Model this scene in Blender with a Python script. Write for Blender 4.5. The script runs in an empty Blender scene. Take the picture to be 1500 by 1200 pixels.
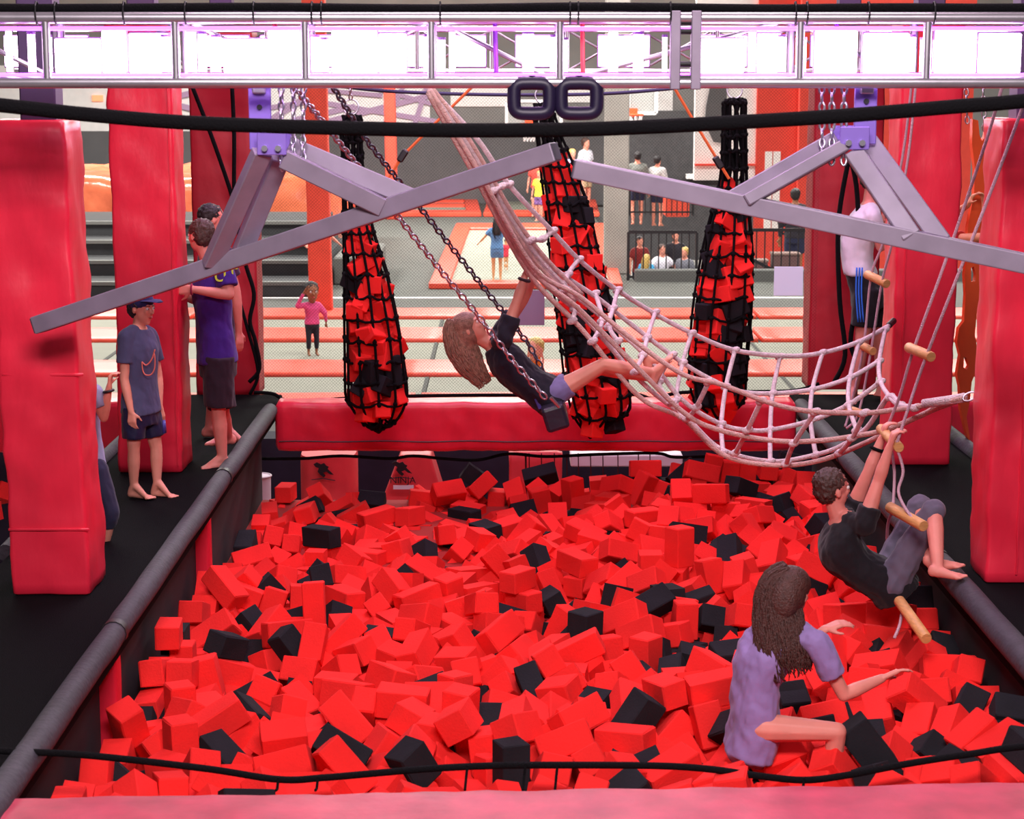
import bpy, bmesh, math, random
from mathutils import Vector, Matrix, noise, Quaternion, Euler
V = Vector
random.seed(11)
SC = bpy.context.scene
COL = SC.collection
PI = math.pi

# ------------------------------------------------------------------ camera
FPX, CAM_H, VPX, VPY = 2900.0, 2.65, 741.0, 107.0
PITCH = math.atan((600 - VPY) / FPX)
YAW = math.atan((750 - VPX) / FPX)
cam_data = bpy.data.cameras.new('camera')
cam_data.sensor_width = 36.0
cam_data.lens = 36.0 * FPX / 1500.0
cam_data.clip_end = 300
cam_data.dof.use_dof = True
cam_data.dof.focus_distance = 12.5
cam_data.dof.aperture_fstop = 6.3
cam = bpy.data.objects.new('camera', cam_data)
COL.objects.link(cam)
cam.location = (0, 0, CAM_H)
cam.rotation_euler = (PI / 2 - PITCH, 0, -YAW)
SC.camera = cam
CAM_R = cam.rotation_euler.to_matrix()

# ------------------------------------------------------------------ world, lamps, exposure
world = bpy.data.worlds.new('hall_air')
SC.world = world
world.use_nodes = True
world.node_tree.nodes['Background'].inputs[0].default_value = (0.62, 0.60, 0.66, 1)
world.node_tree.nodes['Background'].inputs[1].default_value = 0.09
SC.view_settings.view_transform = 'Standard'
SC.view_settings.look = 'None'
SC.view_settings.gamma = 1.0
SC.view_settings.use_curve_mapping = False
SC.view_settings.exposure = 0.0
SC.cycles.use_denoising = True
SC.cycles.max_bounces = 6
SC.cycles.sample_clamp_indirect = 6.0


def area_lamp(name, loc, sx, sy, power, color, aim=(0, 0, -1)):
    d = bpy.data.lights.new(name, 'AREA')
    d.shape = 'RECTANGLE'
    d.size, d.size_y, d.energy, d.color = sx, sy, power, color
    o = bpy.data.objects.new(name, d)
    COL.objects.link(o)
    o.location = loc
    o.rotation_euler = V(aim).to_track_quat('-Z', 'Y').to_euler()
    return o


# ceiling fixtures of the hall (above the picture) and of the foam pit rig, plus a front fill
area_lamp('fill_lamp_pit_front', (0.2, 1.2, 6.0), 3.4, 1.4, 880, (1.0, 0.86, 0.90), (0, 1.0, -0.62))  # added fill, aimed forward to brighten pillar and truss fronts
area_lamp('ceiling_lamp_pit_middle', (0.3, 10.0, 6.8), 4.5, 1.2, 270, (1.0, 0.76, 0.90))
area_lamp('ceiling_lamp_pit_back', (0.3, 14.5, 6.8), 4.5, 1.2, 360, (1.0, 0.60, 0.98))
for k, (lx, ly) in enumerate([(-9, 24), (0, 24), (9, 24), (-9, 34), (0, 34), (9, 34), (-9, 46), (0, 46), (9, 46)]):
    area_lamp('ceiling_lamp_hall', (lx, ly, 7.2), 4.0, 1.5, (560 if ly < 30 else 1150 if ly < 40 else 2300), (1.0, 0.98, 0.92))


# ------------------------------------------------------------------ measuring helpers
def P(px, py, Y):
    """world point at distance Y down the hall that the photograph shows at (px, py)"""
    d = CAM_R @ V((px - 750.0, -(py - 600.0), -FPX))
    return V((0, 0, CAM_H)) + d * (Y / d.y)


def PZ(px, py, z):
    d = CAM_R @ V((px - 750.0, -(py - 600.0), -FPX))
    return V((0, 0, CAM_H)) + d * ((z - CAM_H) / d.z)


def lin(r, g, b):
    return tuple((c / 255 / 12.92 if c / 255 <= 0.04045 else ((c / 255 + 0.055) / 1.055) ** 2.4) for c in (r, g, b))


# ------------------------------------------------------------------ materials
MATS = {}


def mat(name, rgb, rough=0.6, metal=0.0, bump=0.0, bscale=40.0, var=0.0, vscale=6.0, spec=0.5, emit=None, power=0.0,
        sheen=0.0, stretch=None, coat=0.0, sss=0.0):
    if name in MATS:
        return MATS[name]
    m = bpy.data.materials.new(name)
    m.use_nodes = True
    nt = m.node_tree
    b = nt.nodes['Principled BSDF']
    c = lin(*rgb)
    b.inputs['Base Color'].default_value = (*c, 1)
    b.inputs['Roughness'].default_value = rough
    b.inputs['Metallic'].default_value = metal
    b.inputs['Specular IOR Level'].default_value = spec
    b.inputs['Sheen Weight'].default_value = sheen
    b.inputs['Coat Weight'].default_value = coat
    if sss:
        b.inputs['Subsurface Weight'].default_value = sss
        b.inputs['Subsurface Radius'].default_value = (0.02, 0.008, 0.004)
    if emit:
        b.inputs['Emission Color'].default_value = (*emit, 1)
        b.inputs['Emission Strength'].default_value = power
    if var or bump:
        tc = nt.nodes.new('ShaderNodeTexCoord')
        mp = nt.nodes.new('ShaderNodeMapping')
        if stretch:
            mp.inputs['Scale'].default_value = stretch
        nt.links.new(tc.outputs['Object'], mp.inputs['Vector'])
    if var:
        n = nt.nodes.new('ShaderNodeTexNoise')
        n.inputs['Scale'].default_value = vscale
        n.inputs['Detail'].default_value = 5
        r = nt.nodes.new('ShaderNodeValToRGB')
        r.color_ramp.elements[0].color = (*[max(0, x * (1 - var)) for x in c], 1)
        r.color_ramp.elements[1].color = (*[min(1, x * (1 + var)) for x in c], 1)
        r.color_ramp.elements[0].position = 0.3
        r.color_ramp.elements[1].position = 0.7
        nt.links.new(mp.outputs[0], n.inputs['Vector'])
        nt.links.new(n.outputs['Fac'], r.inputs['Fac'])
        nt.links.new(r.outputs['Color'], b.inputs['Base Color'])
    if bump:
        n2 = nt.nodes.new('ShaderNodeTexNoise')
        n2.inputs['Scale'].default_value = bscale
        n2.inputs['Detail'].default_value = 4
        bp = nt.nodes.new('ShaderNodeBump')
        bp.inputs['Strength'].default_value = bump
        bp.inputs['Distance'].default_value = 0.02
        nt.links.new(mp.outputs[0], n2.inputs['Vector'])
        nt.links.new(n2.outputs['Fac'], bp.inputs['Height'])
        nt.links.new(bp.outputs[0], b.inputs['Normal'])
    MATS[name] = m
    return m


RED_VINYL = mat('red_vinyl', (230, 40, 66), 0.36, bump=0.25, bscale=5, var=0.12, vscale=3, stretch=(1.6, 1.6, 0.7), spec=0.5)
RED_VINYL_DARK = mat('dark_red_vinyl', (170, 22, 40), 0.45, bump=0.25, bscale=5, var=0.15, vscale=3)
RED_FOAM = mat('red_foam', (236, 44, 42), 0.95, bump=0.15, bscale=90, var=0.10, vscale=2, spec=0.15)
BLACK_FOAM = mat('black_foam', (34, 33, 38), 0.95, bump=0.15, bscale=90, var=0.15, spec=0.15)
BLACK_CARPET = mat('black_carpet', (6, 5, 8), 0.95, bump=0.3, bscale=160, var=0.2, vscale=30, spec=0.08)
PIPE_FOAM = mat('grey_foam_sleeve', (52, 50, 58), 0.7, bump=0.3, bscale=30, var=0.2, vscale=8)
ALU = mat('aluminium', (205, 200, 208), 0.32, metal=0.85, var=0.08, vscale=9)
ALU_DULL = mat('brushed_aluminium', (146, 134, 152), 0.5, metal=0.3, var=0.12, vscale=7)
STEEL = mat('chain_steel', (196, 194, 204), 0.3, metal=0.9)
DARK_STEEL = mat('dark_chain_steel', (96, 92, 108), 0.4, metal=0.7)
BLACK_METAL = mat('black_metal', (24, 23, 27), 0.5)
BLACK_ROPE = mat('black_rope', (9, 8, 11), 0.9, bump=0.4, bscale=120, spec=0.15)
WHITE_ROPE = mat('pale_rope', (234, 216, 218), 0.85, bump=0.8, bscale=120, var=0.15, vscale=30)
TAN_ROPE = mat('tan_rope', (222, 182, 172), 0.85, bump=0.8, bscale=120, var=0.15, vscale=30)
WOOD = mat('dowel_wood', (206, 150, 92), 0.5, var=0.2, vscale=18, stretch=(1, 1, 6), bump=0.1)
ORANGE_BOARD = mat('orange_painted_wood', (246, 96, 48), 0.45, var=0.1, vscale=4)
WHITE_PAINT = mat('white_paint', (226, 222, 222), 0.7, var=0.04)
ORANGE_PAD = mat('orange_red_vinyl', (216, 78, 60), 0.7, bump=0.3, bscale=6, var=0.08, spec=0.4)
TRAMP_PAD = mat('coral_trampoline_vinyl', (236, 82, 60), 0.42, bump=0.25, bscale=5, var=0.08)
TRAMP_BED = mat('trampoline_mesh', (140, 140, 126), 0.8, var=0.06, vscale=2, bump=0.1, bscale=60)
DECK = mat('deck_carpet', (84, 84, 80), 0.95, var=0.08, vscale=2, bump=0.1, bscale=120)
CHARCOAL = mat('charcoal_paint', (92, 90, 92), 0.85, var=0.08, vscale=1.5)
CONCRETE = mat('grey_concrete', (150, 146, 140), 0.9, var=0.14, vscale=1.2, bump=0.15, bscale=8)


# ------------------------------------------------------------------ mesh builder
class MB:
    def __init__(self):
        self.v, self.f = [], []

    def add(self, vs, fs):
        o = len(self.v)
        self.v += [tuple(p) for p in vs]
        self.f += [tuple(i + o for i in q) for q in fs]
        return self

    def box(self, c, s, rot=None):
        c = V(c)
        vs = []
        for dx in (-1, 1):
            for dy in (-1, 1):
                for dz in (-1, 1):
                    q = V((dx * s[0] / 2, dy * s[1] / 2, dz * s[2] / 2))
                    if rot is not None:
                        q = rot @ q
                    vs.append(c + q)
        return self.add(vs, [(0, 1, 3, 2), (4, 6, 7, 5), (0, 4, 5, 1), (2, 3, 7, 6), (0, 2, 6, 4), (1, 5, 7, 3)])

    def box2(self, a, b):
        a, b = V(a), V(b)
        return self.box((a + b) / 2, [abs(x) for x in (b - a)])

    def bar(self, a, b, w, h, up=(0, 0, 1)):
        """rectangular bar from a to b, h measured along up"""
        a, b = V(a), V(b)
        d = (b - a)
        L = d.length
        d.normalize()
        s = d.cross(V(up)).normalized()
        u = s.cross(d).normalized()
        rot = Matrix((d, s, u)).transposed()
        return self.box((a + b) / 2, (L, w, h), rot)

    def prism(self, pts, off):
        """flat polygon pts extruded by vector off"""
        n = len(pts)
        vs = [V(p) for p in pts] + [V(p) + V(off) for p in pts]
        fs = [tuple(range(n))[::-1], tuple(range(n, 2 * n))] + [(i, (i + 1) % n, n + (i + 1) % n, n + i) for i in range(n)]
        return self.add(vs, fs)

    def tube(self, pts, r, n=8, closed=False, caps=True, flat=None):
        pts = [V(p) for p in pts]
        m = len(pts)
        rs = r if isinstance(r, (list, tuple)) else [r] * m
        prev = None
        vs, fs = [], []
        for i in range(m):
            if closed:
                t = pts[(i + 1) % m] - pts[i - 1]
            else:
                t = pts[min(i + 1, m - 1)] - pts[max(i - 1, 0)]
            if t.length < 1e-9:
                t = V((0, 0, 1))
            t.normalize()
            if prev is None:
                a = V((0, 0, 1)) if abs(t.z) < 0.9 else V((1, 0, 0))
                s = t.cross(a).normalized()
            else:
                s = (prev - t * prev.dot(t))
                s = s.normalized() if s.length > 1e-6 else t.orthogonal().normalized()
            prev = s
            u = t.cross(s)
            for k in range(n):
                an = 2 * PI * k / n
                vs.append(pts[i] + s * (rs[i] * math.cos(an)) + u * (rs[i] * math.sin(an) * (flat or 1)))
        for i in range(m - 1 + (1 if closed else 0)):
            j = (i + 1) % m
            for k in range(n):
                k2 = (k + 1) % n
                fs.append((i * n + k, i * n + k2, j * n + k2, j * n + k))
        if caps and not closed:
            fs.append(tuple(range(n))[::-1])
            fs.append(tuple((m - 1) * n + k for k in range(n)))
        return self.add(vs, fs)

    def capsule(self, a, b, ra, rb, n=10):
        a, b = V(a), V(b)
        d = b - a
        if d.length < 1e-6:
            d = V((0, 0, 1e-4))
        d.normalize()
        pts, rs = [], []
        for t in (-0.98, -0.8, -0.5, 0):
            pts.append(a + d * ra * t)
            rs.append(ra * math.sqrt(max(0.0, 1 - t * t)))
        for t in (0, 0.5, 0.8, 0.98):
            pts.append(b + d * rb * t)
            rs.append(rb * math.sqrt(max(0.0, 1 - t * t)))
        return self.tube(pts, rs, n)

    def ell(self, c, ax, nu=12, nv=8):
        """ellipsoid, ax three half-axis vectors"""
        c = V(c)
        X, Y, Z = [V(a) for a in ax]
        vs, fs = [], []
        for j in range(1, nv):
            th = PI * j / nv
            for i in range(nu):
                ph = 2 * PI * i / nu
                vs.append(c + X * (math.sin(th) * math.cos(ph)) + Y * (math.sin(th) * math.sin(ph)) + Z * math.cos(th))
        vs += [c + Z, c - Z]
        t, bt = len(vs) - 2, len(vs) - 1
        for j in range(nv - 2):
            for i in range(nu):
                i2 = (i + 1) % nu
                fs.append((j * nu + i, (j + 1) * nu + i, (j + 1) * nu + i2, j * nu + i2))
        for i in range(nu):
            i2 = (i + 1) % nu
            fs.append((t, i, i2))
            fs.append((bt, (nv - 2) * nu + i2, (nv - 2) * nu + i))
        return self.add(vs, fs)

    def sph(self, c, r, nu=12, nv=8):
        return self.ell(c, ((r, 0, 0), (0, r, 0), (0, 0, r)), nu, nv)

    def loft(self, rings, n=16, power=2.0):
        """rings: (centre, half-vector a, half-vector b); power > 2 squares the section"""
        vs, fs = [], []
        for c, a, b in rings:
            for k in range(n):
                t = 2 * PI * k / n
                ct, st = math.cos(t), math.sin(t)
                x = math.copysign(abs(ct) ** (2 / power), ct)
                y = math.copysign(abs(st) ** (2 / power), st)
                vs.append(V(c) + V(a) * x + V(b) * y)
        m = len(rings)
        for i in range(m - 1):
            for k in range(n):
                k2 = (k + 1) % n
                fs.append((i * n + k, i * n + k2, (i + 1) * n + k2, (i + 1) * n + k))
        fs.append(tuple(range(n))[::-1])
        fs.append(tuple((m - 1) * n + k for k in range(n)))
        return self.add(vs, fs)

    def pad(self, a, b, u, v, r=0.03, amp=0.008, ring=0.07, freq=2.2, seed=0, pinch=0.0):
        """soft wrinkled box: axis a->b, half-vectors u and v, rounded edges r"""
        a, b, u, v = V(a), V(b), V(u), V(v)
        d = b - a
        L = d.length
        d = d.normalized()
        ul, vl = u.length, v.length
        un, vn = u.normalized(), v.normalized()
        sec = []

        def edge(p, q, c):
            for i in range(c):
                sec.append(p.lerp(q, i / c))
        nu_, nv_ = max(2, int(ul * 2 / ring)), max(2, int(vl * 2 / ring))
        cs = [V((-1, -1)), V((1, -1)), V((1, 1)), V((-1, 1))]
        for k in range(4):
            cx, cy = cs[k]
            nx_, ny_ = cs[(k + 1) % 4]
            ang0 = [PI, 1.5 * PI, 0, 0.5 * PI][k]
            cc = V((cx * (ul - r), cy * (vl - r)))
            for t in range(3):
                an = ang0 + t * PI / 6
                sec.append(cc + V((math.cos(an) * r, math.sin(an) * r)))
            an = ang0 + PI / 2
            p0 = cc + V((math.cos(an) * r, math.sin(an) * r))
            c2 = V((nx_ * (ul - r), ny_ * (vl - r)))
            an2 = [1.5 * PI, 0, 0.5 * PI, PI][k]
            p1 = c2 + V((math.cos(an2) * r, math.sin(an2) * r))
            edge(p0, p1, nu_ if k % 2 == 0 else nv_)
        n = len(sec)
        m = max(3, int(L / ring))
        rows = [(0.0, 1 - r * 0.6 / min(ul, vl))] + [(r * 0.5 + (L - r) * i / m, 1.0) for i in range(m + 1)] + [(L, 1 - r * 0.6 / min(ul, vl))]
        vs, fs = [], []
        for t, sc in rows:
            for s in sec:
                p = a + d * t + un * s.x * sc + vn * s.y * sc
                q = p * freq + V((seed * 7.3, seed * 3.1, seed))
                w = noise.noise(q) * 0.6 + noise.noise(V((q.x * 2.2 + q.z * 1.6, q.y * 2.2 + q.z * 1.6, q.z * 0.9))) * 0.6
                w += 0.35 * noise.noise(q * 4.1)
                o = (un * s.x / ul + vn * s.y / vl)
                o.normalize()
                p = p + o * (w * amp)
                vs.append(p)
        k_ = len(rows)
        for i in range(k_ - 1):
            for k in range(n):
                k2 = (k + 1) % n
                fs.append((i * n + k, i * n + k2, (i + 1) * n + k2, (i + 1) * n + k))
        fs.append(tuple(range(n))[::-1])
        fs.append(tuple((k_ - 1) * n + k for k in range(n)))
        return self.add(vs, fs)

    def mesh(self, name, smooth=False, bevel=0.0, segs=1):
        me = bpy.data.meshes.new(name)
        me.from_pydata(self.v, [], self.f)
        bm = bmesh.new()
        bm.from_mesh(me)
        bmesh.ops.recalc_face_normals(bm, faces=bm.faces)
        if bevel:
            bmesh.ops.bevel(bm, geom=[e for e in bm.edges if len(e.link_faces) == 2 and e.calc_face_angle(0) > 0.6],
                            offset=bevel, segments=segs, affect='EDGES', profile=0.5)
        bm.to_mesh(me)
        bm.free()
        if smooth:
            for p in me.polygons:
                p.use_smooth = True
            if smooth == 'edge':
                me.set_sharp_from_angle(angle=0.7)
        return me

    def build(self, name, m, parent=None, smooth=False, bevel=0.0, segs=1):
        return link(name, self.mesh(name, smooth, bevel, segs), m, parent)


def link(name, me, m, parent=None):
    o = bpy.data.objects.new(name, me)
    COL.objects.link(o)
    if m is not None and not me.materials:
        me.materials.append(m)
    if parent is not None:
        o.parent = parent
        q = parent
        off = V((0, 0, 0))
        while q is not None:
            off += q.location
            q = q.parent
        o.location = -off
    return o


def tag(o, label=None, cat=None, group=None, kind=None):
    if label:
        o['label'] = label
    if cat:
        o['category'] = cat
    if group:
        o['group'] = group
    if kind:
        o['kind'] = kind
    return o


def thing(name, label, cat, loc, group=None):
    o = bpy.data.objects.new(name, None)
    COL.objects.link(o)
    o.location = loc
    o.empty_display_size = 0.1
    return tag(o, label, cat, group)


def struct_(name, mb, m, parent=None, **kw):
    o = mb.build(name, m, parent, **kw)
    if parent is None:
        o['kind'] = 'structure'
    return o


def spline(pts, n=6):
    """Catmull-Rom through the points"""
    pts = [V(p) for p in pts]
    out = []
    m = len(pts)
    for i in range(m - 1):
        p0, p1, p2, p3 = pts[max(i - 1, 0)], pts[i], pts[i + 1], pts[min(i + 2, m - 1)]
        for k in range(n):
            t = k / n
            out.append(0.5 * ((2 * p1) + (p2 - p0) * t + (2 * p0 - 5 * p1 + 4 * p2 - p3) * t * t + (3 * p1 - p0 - 3 * p2 + p3) * t ** 3))
    out.append(pts[-1])
    return out


def chain_mb(pts, pitch, wire):
    """chain of alternating oval links along a polyline"""
    mb = MB()
    pts = [V(p) for p in pts]
    seg = [(pts[i + 1] - pts[i]).length for i in range(len(pts) - 1)]
    tot = sum(seg)
    n = max(2, int(tot / pitch))

    def at(s):
        for i, l in enumerate(seg):
            if s <= l or i == len(seg) - 1:
                return pts[i] + (pts[i + 1] - pts[i]) * (s / l)
            s -= l
    for k in range(n):
        a, b = at(tot * k / n), at(tot * (k + 1) / n)
        d = (b - a).normalized()
        o = d.cross(V((0.3, 1, 0.2))).normalized()
        if k % 2:
            o = d.cross(o).normalized()
        c = (a + b) / 2
        hl, hw = pitch * 0.5 + wire * 0.6, pitch * 0.33
        ring = []
        for i in range(10):
            t = 2 * PI * i / 10
            ring.append(c + d * (hl * math.cos(t)) + o * (hw * math.sin(t)))
        mb.tube(ring, wire, 5, closed=True)
    return mb


def text_mesh(body, size, depth=0.002):
    cu = bpy.data.curves.new('lettering', 'FONT')
    cu.body = body
    cu.size = size
    cu.extrude = depth
    cu.align_x = 'CENTER'
    o = bpy.data.objects.new('lettering', cu)
    COL.objects.link(o)
    dg = bpy.context.evaluated_depsgraph_get()
    me = bpy.data.meshes.new_from_object(o.evaluated_get(dg))
    bpy.data.objects.remove(o)
    return me


def outline_mesh(loops, depth):
    """filled flat outline with holes (2D loops), extruded, centred on z=0"""
    cu = bpy.data.curves.new('outline', 'CURVE')
    cu.dimensions = '2D'
    cu.fill_mode = 'BOTH'
    cu.extrude = depth
    for lp in loops:
        s = cu.splines.new('POLY')
        s.points.add(len(lp) - 1)
        for p, q in zip(s.points, lp):
            p.co = (q[0], q[1], 0, 1)
        s.use_cyclic_u = True
    o = bpy.data.objects.new('outline', cu)
    COL.objects.link(o)
    dg = bpy.context.evaluated_depsgraph_get()
    me = bpy.data.meshes.new_from_object(o.evaluated_get(dg))
    bpy.data.objects.remove(o)
    return me


def plant(me, m, name, parent, origin, xa, ya):
    """stand a flat local mesh up in the world: local x along xa, y along ya"""
    xa, ya = V(xa).normalized(), V(ya).normalized()
    za = xa.cross(ya)
    me.transform(Matrix.Translation(V(origin)) @ Matrix((xa, ya, za)).transposed().to_4x4())
    return link(name, me, m, parent)

# ------------------------------------------------------------------ the setting: pit, platforms, hall
XL, XR = -1.87, 2.37           # pit edges (platform lips)
YB, YF = 15.60, 7.10           # pit back and front
GL, GLOW = -1.10, -2.20        # hall deck level, lower floor level

struct_('floor_under_pit', MB().box2((-20, -2, GLOW - 0.1), (20, 18.6, GLOW)), CONCRETE)
struct_('floor_hall_deck', MB().box2((-20, 18.6, GL - 0.3), (2.35, 58, GL)).box2((2.35, 18.6, GL - 0.3), (20, 36.0, GL)), DECK)
struct_('floor_seating', MB().box2((2.35, 36.0, GLOW - 0.1), (20, 58, GLOW)), CONCRETE)
struct_('wall_pit_back', MB().box2((-20, 18.2, GLOW), (20, 18.6, -0.72)), mat('navy_black_wall', (30, 28, 42), 0.9, var=0.2))
struct_('ceiling', MB().box2((-20, -6, 8.0), (20, 60, 8.2)), CHARCOAL)
struct_('wall_left', MB().box2((-20.2, -6, GLOW), (-20, 60, 8)), CHARCOAL)
struct_('wall_right', MB().box2((20, -6, GLOW), (20.2, 60, 8)), CHARCOAL)

# raised black platforms either side of the pit
struct_('floor_platform_left', MB().box2((-2.78, 5.6, -0.14), (XL, 16.35, 0.0)), BLACK_CARPET, bevel=0.01)
struct_('floor_platform_right', MB().box2((XR, 5.6, -0.14), (3.28, 16.35, 0.0)), BLACK_CARPET, bevel=0.01)
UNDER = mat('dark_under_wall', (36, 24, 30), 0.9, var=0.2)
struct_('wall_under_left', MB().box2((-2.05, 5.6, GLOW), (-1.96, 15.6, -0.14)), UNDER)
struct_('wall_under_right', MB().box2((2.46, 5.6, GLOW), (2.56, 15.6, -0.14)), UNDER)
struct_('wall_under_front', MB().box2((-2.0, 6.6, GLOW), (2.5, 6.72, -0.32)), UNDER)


def edge_sleeve(label, x, y0, y1, r, z=0.0, breaks=()):
    t = thing('edge_sleeve', label, 'edge padding', (x, y0, z))
    cuts = [y0] + list(breaks) + [y1]
    for a, b in zip(cuts[:-1], cuts[1:]):
        n = max(4, int((b - a) / 0.25))
        pts = [(x + 0.006 * noise.noise(V((x, a + (b - a) * i / n, 1.7)) * 2), a + (b - a) * i / n, z) for i in range(n + 1)]
        pts[0] = (pts[0][0], pts[0][1] + 0.004, z)
        rs = [r * (1 + 0.05 * noise.noise(V((x * 3, p[1] * 2.5, 4)))) for p in pts]
        rs[0] *= 0.93
        rs[-1] *= 0.93
        MB().tube(pts, rs, 14).build('foam_sleeve', PIPE_FOAM, t, smooth='edge')
    for c in cuts[1:-1]:
        MB().tube([(x, c - 0.03, z), (x, c + 0.03, z)], r * 1.03, 14).build('tape_joint', BLACK_METAL, t, smooth='edge')
    return t


edge_sleeve('long dark foam sleeve along the pit edge of the platform with the boys', XL - 0.01, 6.0, 15.55, 0.062, 0.0, (9.2, 12.9))
edge_sleeve('long dark foam sleeve along the pit edge of the platform below the swinging boy', XR + 0.01, 6.0, 15.75, 0.066, 0.0, (10.6, 13.6))
edge_sleeve('dark foam sleeve on the outer platform edge behind the boy in the cap', -2.80, 10.8, 16.2, 0.05)
edge_sleeve('dark foam sleeve on the outer platform edge by the orange board', 3.30, 8.2, 16.2, 0.06)

# red wrapped support posts under the platform lip
for px, y, lab in ((275, 12.25, 'red wrapped support post under the platform near the back of the pit'),
                   (150, 9.25, 'red wrapped support post under the platform near the front of the pit')):
    MBo = MB().pad((-1.93, y, -0.9), (-1.93, y, -0.06), (0.055, 0, 0), (0, 0.07, 0), 0.02, 0.004, 0.06, seed=px)
    tag(MBo.build('support_post', RED_VINYL, smooth='edge'), lab, 'post')

# red rim pads
rim = thing('rim_pad', 'long red vinyl rim pad across the back of the foam pit', 'padding', (0.25, YB + 0.15, -0.36))
MB().pad((XL + 0.02, YB + 0.16, -0.15), (XR - 0.04, YB + 0.16, -0.15), (0, 0.15, 0), (0, 0, 0.20), 0.045, 0.014, 0.05, 3.0, seed=2).build('pad_body', RED_VINYL, rim, smooth=True)
MB().tube([(XL + 0.05 + i * 0.14, YB + 0.003 - 0.004 * math.sin(i), -0.262 + 0.004 * math.sin(i * 1.3)) for i in range(30)], 0.005, 5).build('seam', BLACK_METAL, rim)
tag(MB().pad((-6.5, YB + 0.2, -0.16), (-2.9, YB + 0.2, -0.16), (0, 0.15, 0), (0, 0, 0.21), 0.045, 0.012, 0.07, 3.0, seed=4).build('rim_pad', RED_VINYL, smooth=True),
    'red rim pad glimpsed behind the boy in the cap', 'padding')
tag(MB().pad((3.4, YB + 0.2, -0.16), (7.2, YB + 0.2, -0.16), (0, 0.15, 0), (0, 0, 0.21), 0.045, 0.012, 0.07, 3.0, seed=6).build('rim_pad', RED_VINYL, smooth=True),
    'red rim pad glimpsed behind the hanging orange board', 'padding')
fr = thing('rim_pad', 'strongly lit red rim pad across the very bottom of the picture', 'padding', (0.2, 7.0, -0.4))
FRONT_VINYL = mat('lit_red_vinyl', (182, 54, 78), 0.5, bump=0.3, bscale=5, var=0.25, vscale=5)  # red vinyl with the pinkish pallor of strong light mixed into its colour
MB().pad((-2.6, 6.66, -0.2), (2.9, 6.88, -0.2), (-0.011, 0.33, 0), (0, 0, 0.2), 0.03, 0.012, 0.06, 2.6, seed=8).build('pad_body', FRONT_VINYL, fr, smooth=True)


# ------------------------------------------------------------------ padded pillars
def pillar(label, x0, x1, y0, y1, ztop, zbot=0.0, m=RED_VINYL, seed=0, seam_side=None, bands=(), amp=0.01, post=True, lean=0.0):
    t = thing('padded_pillar', label, 'pillar', ((x0 + x1) / 2, (y0 + y1) / 2, zbot))
    cx, cy = (x0 + x1) / 2, (y0 + y1) / 2
    MB().pad((cx, cy, zbot), (cx + lean, cy, ztop), ((x1 - x0) / 2, 0, 0), (0, (y1 - y0) / 2, 0), 0.022, amp, 0.05, 2.4, seed=seed).build('pad_cover', m, t, smooth=True)
    if post:
        MB().box2((cx - 0.09, cy - 0.09, ztop - 0.3), (cx + 0.09, cy + 0.09, 3.6)).build('steel_post', mat('purple_grey_steel', (88, 66, 104), 0.5, metal=0.3), t, bevel=0.008)
    if seam_side is not None:
        sx = seam_side
        MB().tube([(sx + lean * i / 24 + 0.003 * math.sin(i * 1.7), y0 - 0.006 - 0.004 * math.sin(i), zbot + 0.05 + (ztop - zbot - 0.1) * i / 24) for i in range(25)], 0.006, 5).build('zip_seam', m, t)
    for z in bands:
        MB().pad((x0 - 0.004, y0 - 0.002, z), (x1 + 0.004, y0 - 0.002, z), (0, 0.006, 0), (0, 0, 0.007), 0.004, 0.002, 0.05, seed=z).build('fold_band', m, t, smooth=True)
    return t


def col_at(pxa, pxb, pyb, z=0.0):
    a, b = PZ(pxa, pyb, z), PZ(pxb, pyb, z)
    return a.x, b.x, a.y


x0, x1, y0 = col_at(18, 133, 873)
pillar('big red padded pillar nearest the camera, at the picture edge with the kid behind it', x0, x1, y0, y0 + 0.42, 2.42, seed=1, bands=(0.35, 1.15), amp=0.024, lean=-0.05)
# loose front flap of that pillar folded round its corner
x0b, x1b, y0b = col_at(175, 268, 693)
pillar('red padded pillar the teenager in purple is leaning on', x0b, x1b, y0b, y0b + 0.42, 3.0, seed=3, amp=0.022, seam_side=x1b - 0.03)
x0c, x1c, y0c = col_at(1443, 1545, 855)
pillar('big red padded pillar nearest the camera, on the side of the swinging boy', x0c, x1c, y0c, y0c + 0.42, 2.42, seed=5, amp=0.026, seam_side=x0c + 0.16)
x0d, x1d, y0d = col_at(1303, 1392, 682)
pillar('red padded pillar behind the rope ladder and the swinging boy', x0d, x1d, y0d, y0d + 0.42, 3.0, seed=7, amp=0.018, seam_side=x0d + 0.06)
a, b = P(278, 578, 16.0), P(345, 578, 16.0)
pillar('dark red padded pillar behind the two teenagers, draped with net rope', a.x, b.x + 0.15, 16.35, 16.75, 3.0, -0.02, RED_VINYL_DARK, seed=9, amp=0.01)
a, b = P(1197, 575, 16.2), P(1300, 575, 16.2)
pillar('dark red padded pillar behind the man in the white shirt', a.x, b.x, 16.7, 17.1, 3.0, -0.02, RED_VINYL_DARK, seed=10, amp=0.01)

# ------------------------------------------------------------------ safety nets
BN_Y = 16.0
net = thing('safety_net', 'fine black safety net hanging across the back of the pit', 'net', P(770, 585, BN_Y))
nx0, nx1 = P(378, 400, BN_Y).x, P(1196, 400, BN_Y).x
nz0, nz1 = P(700, 583, BN_Y).z, P(700, 118, BN_Y).z
strand = MB()
pitch = 0.0185


def clip_diag(c, sgn):
    # line z = sgn*x + c inside the rectangle
    xs = sorted([nx0, nx1])
    lo, hi = xs
    za = sorted([(nz0 - c) / sgn, (nz1 - c) / sgn])
    lo, hi = max(lo, za[0]), min(hi, za[1])
    return (lo, hi) if hi - lo > 0.01 else None


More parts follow.
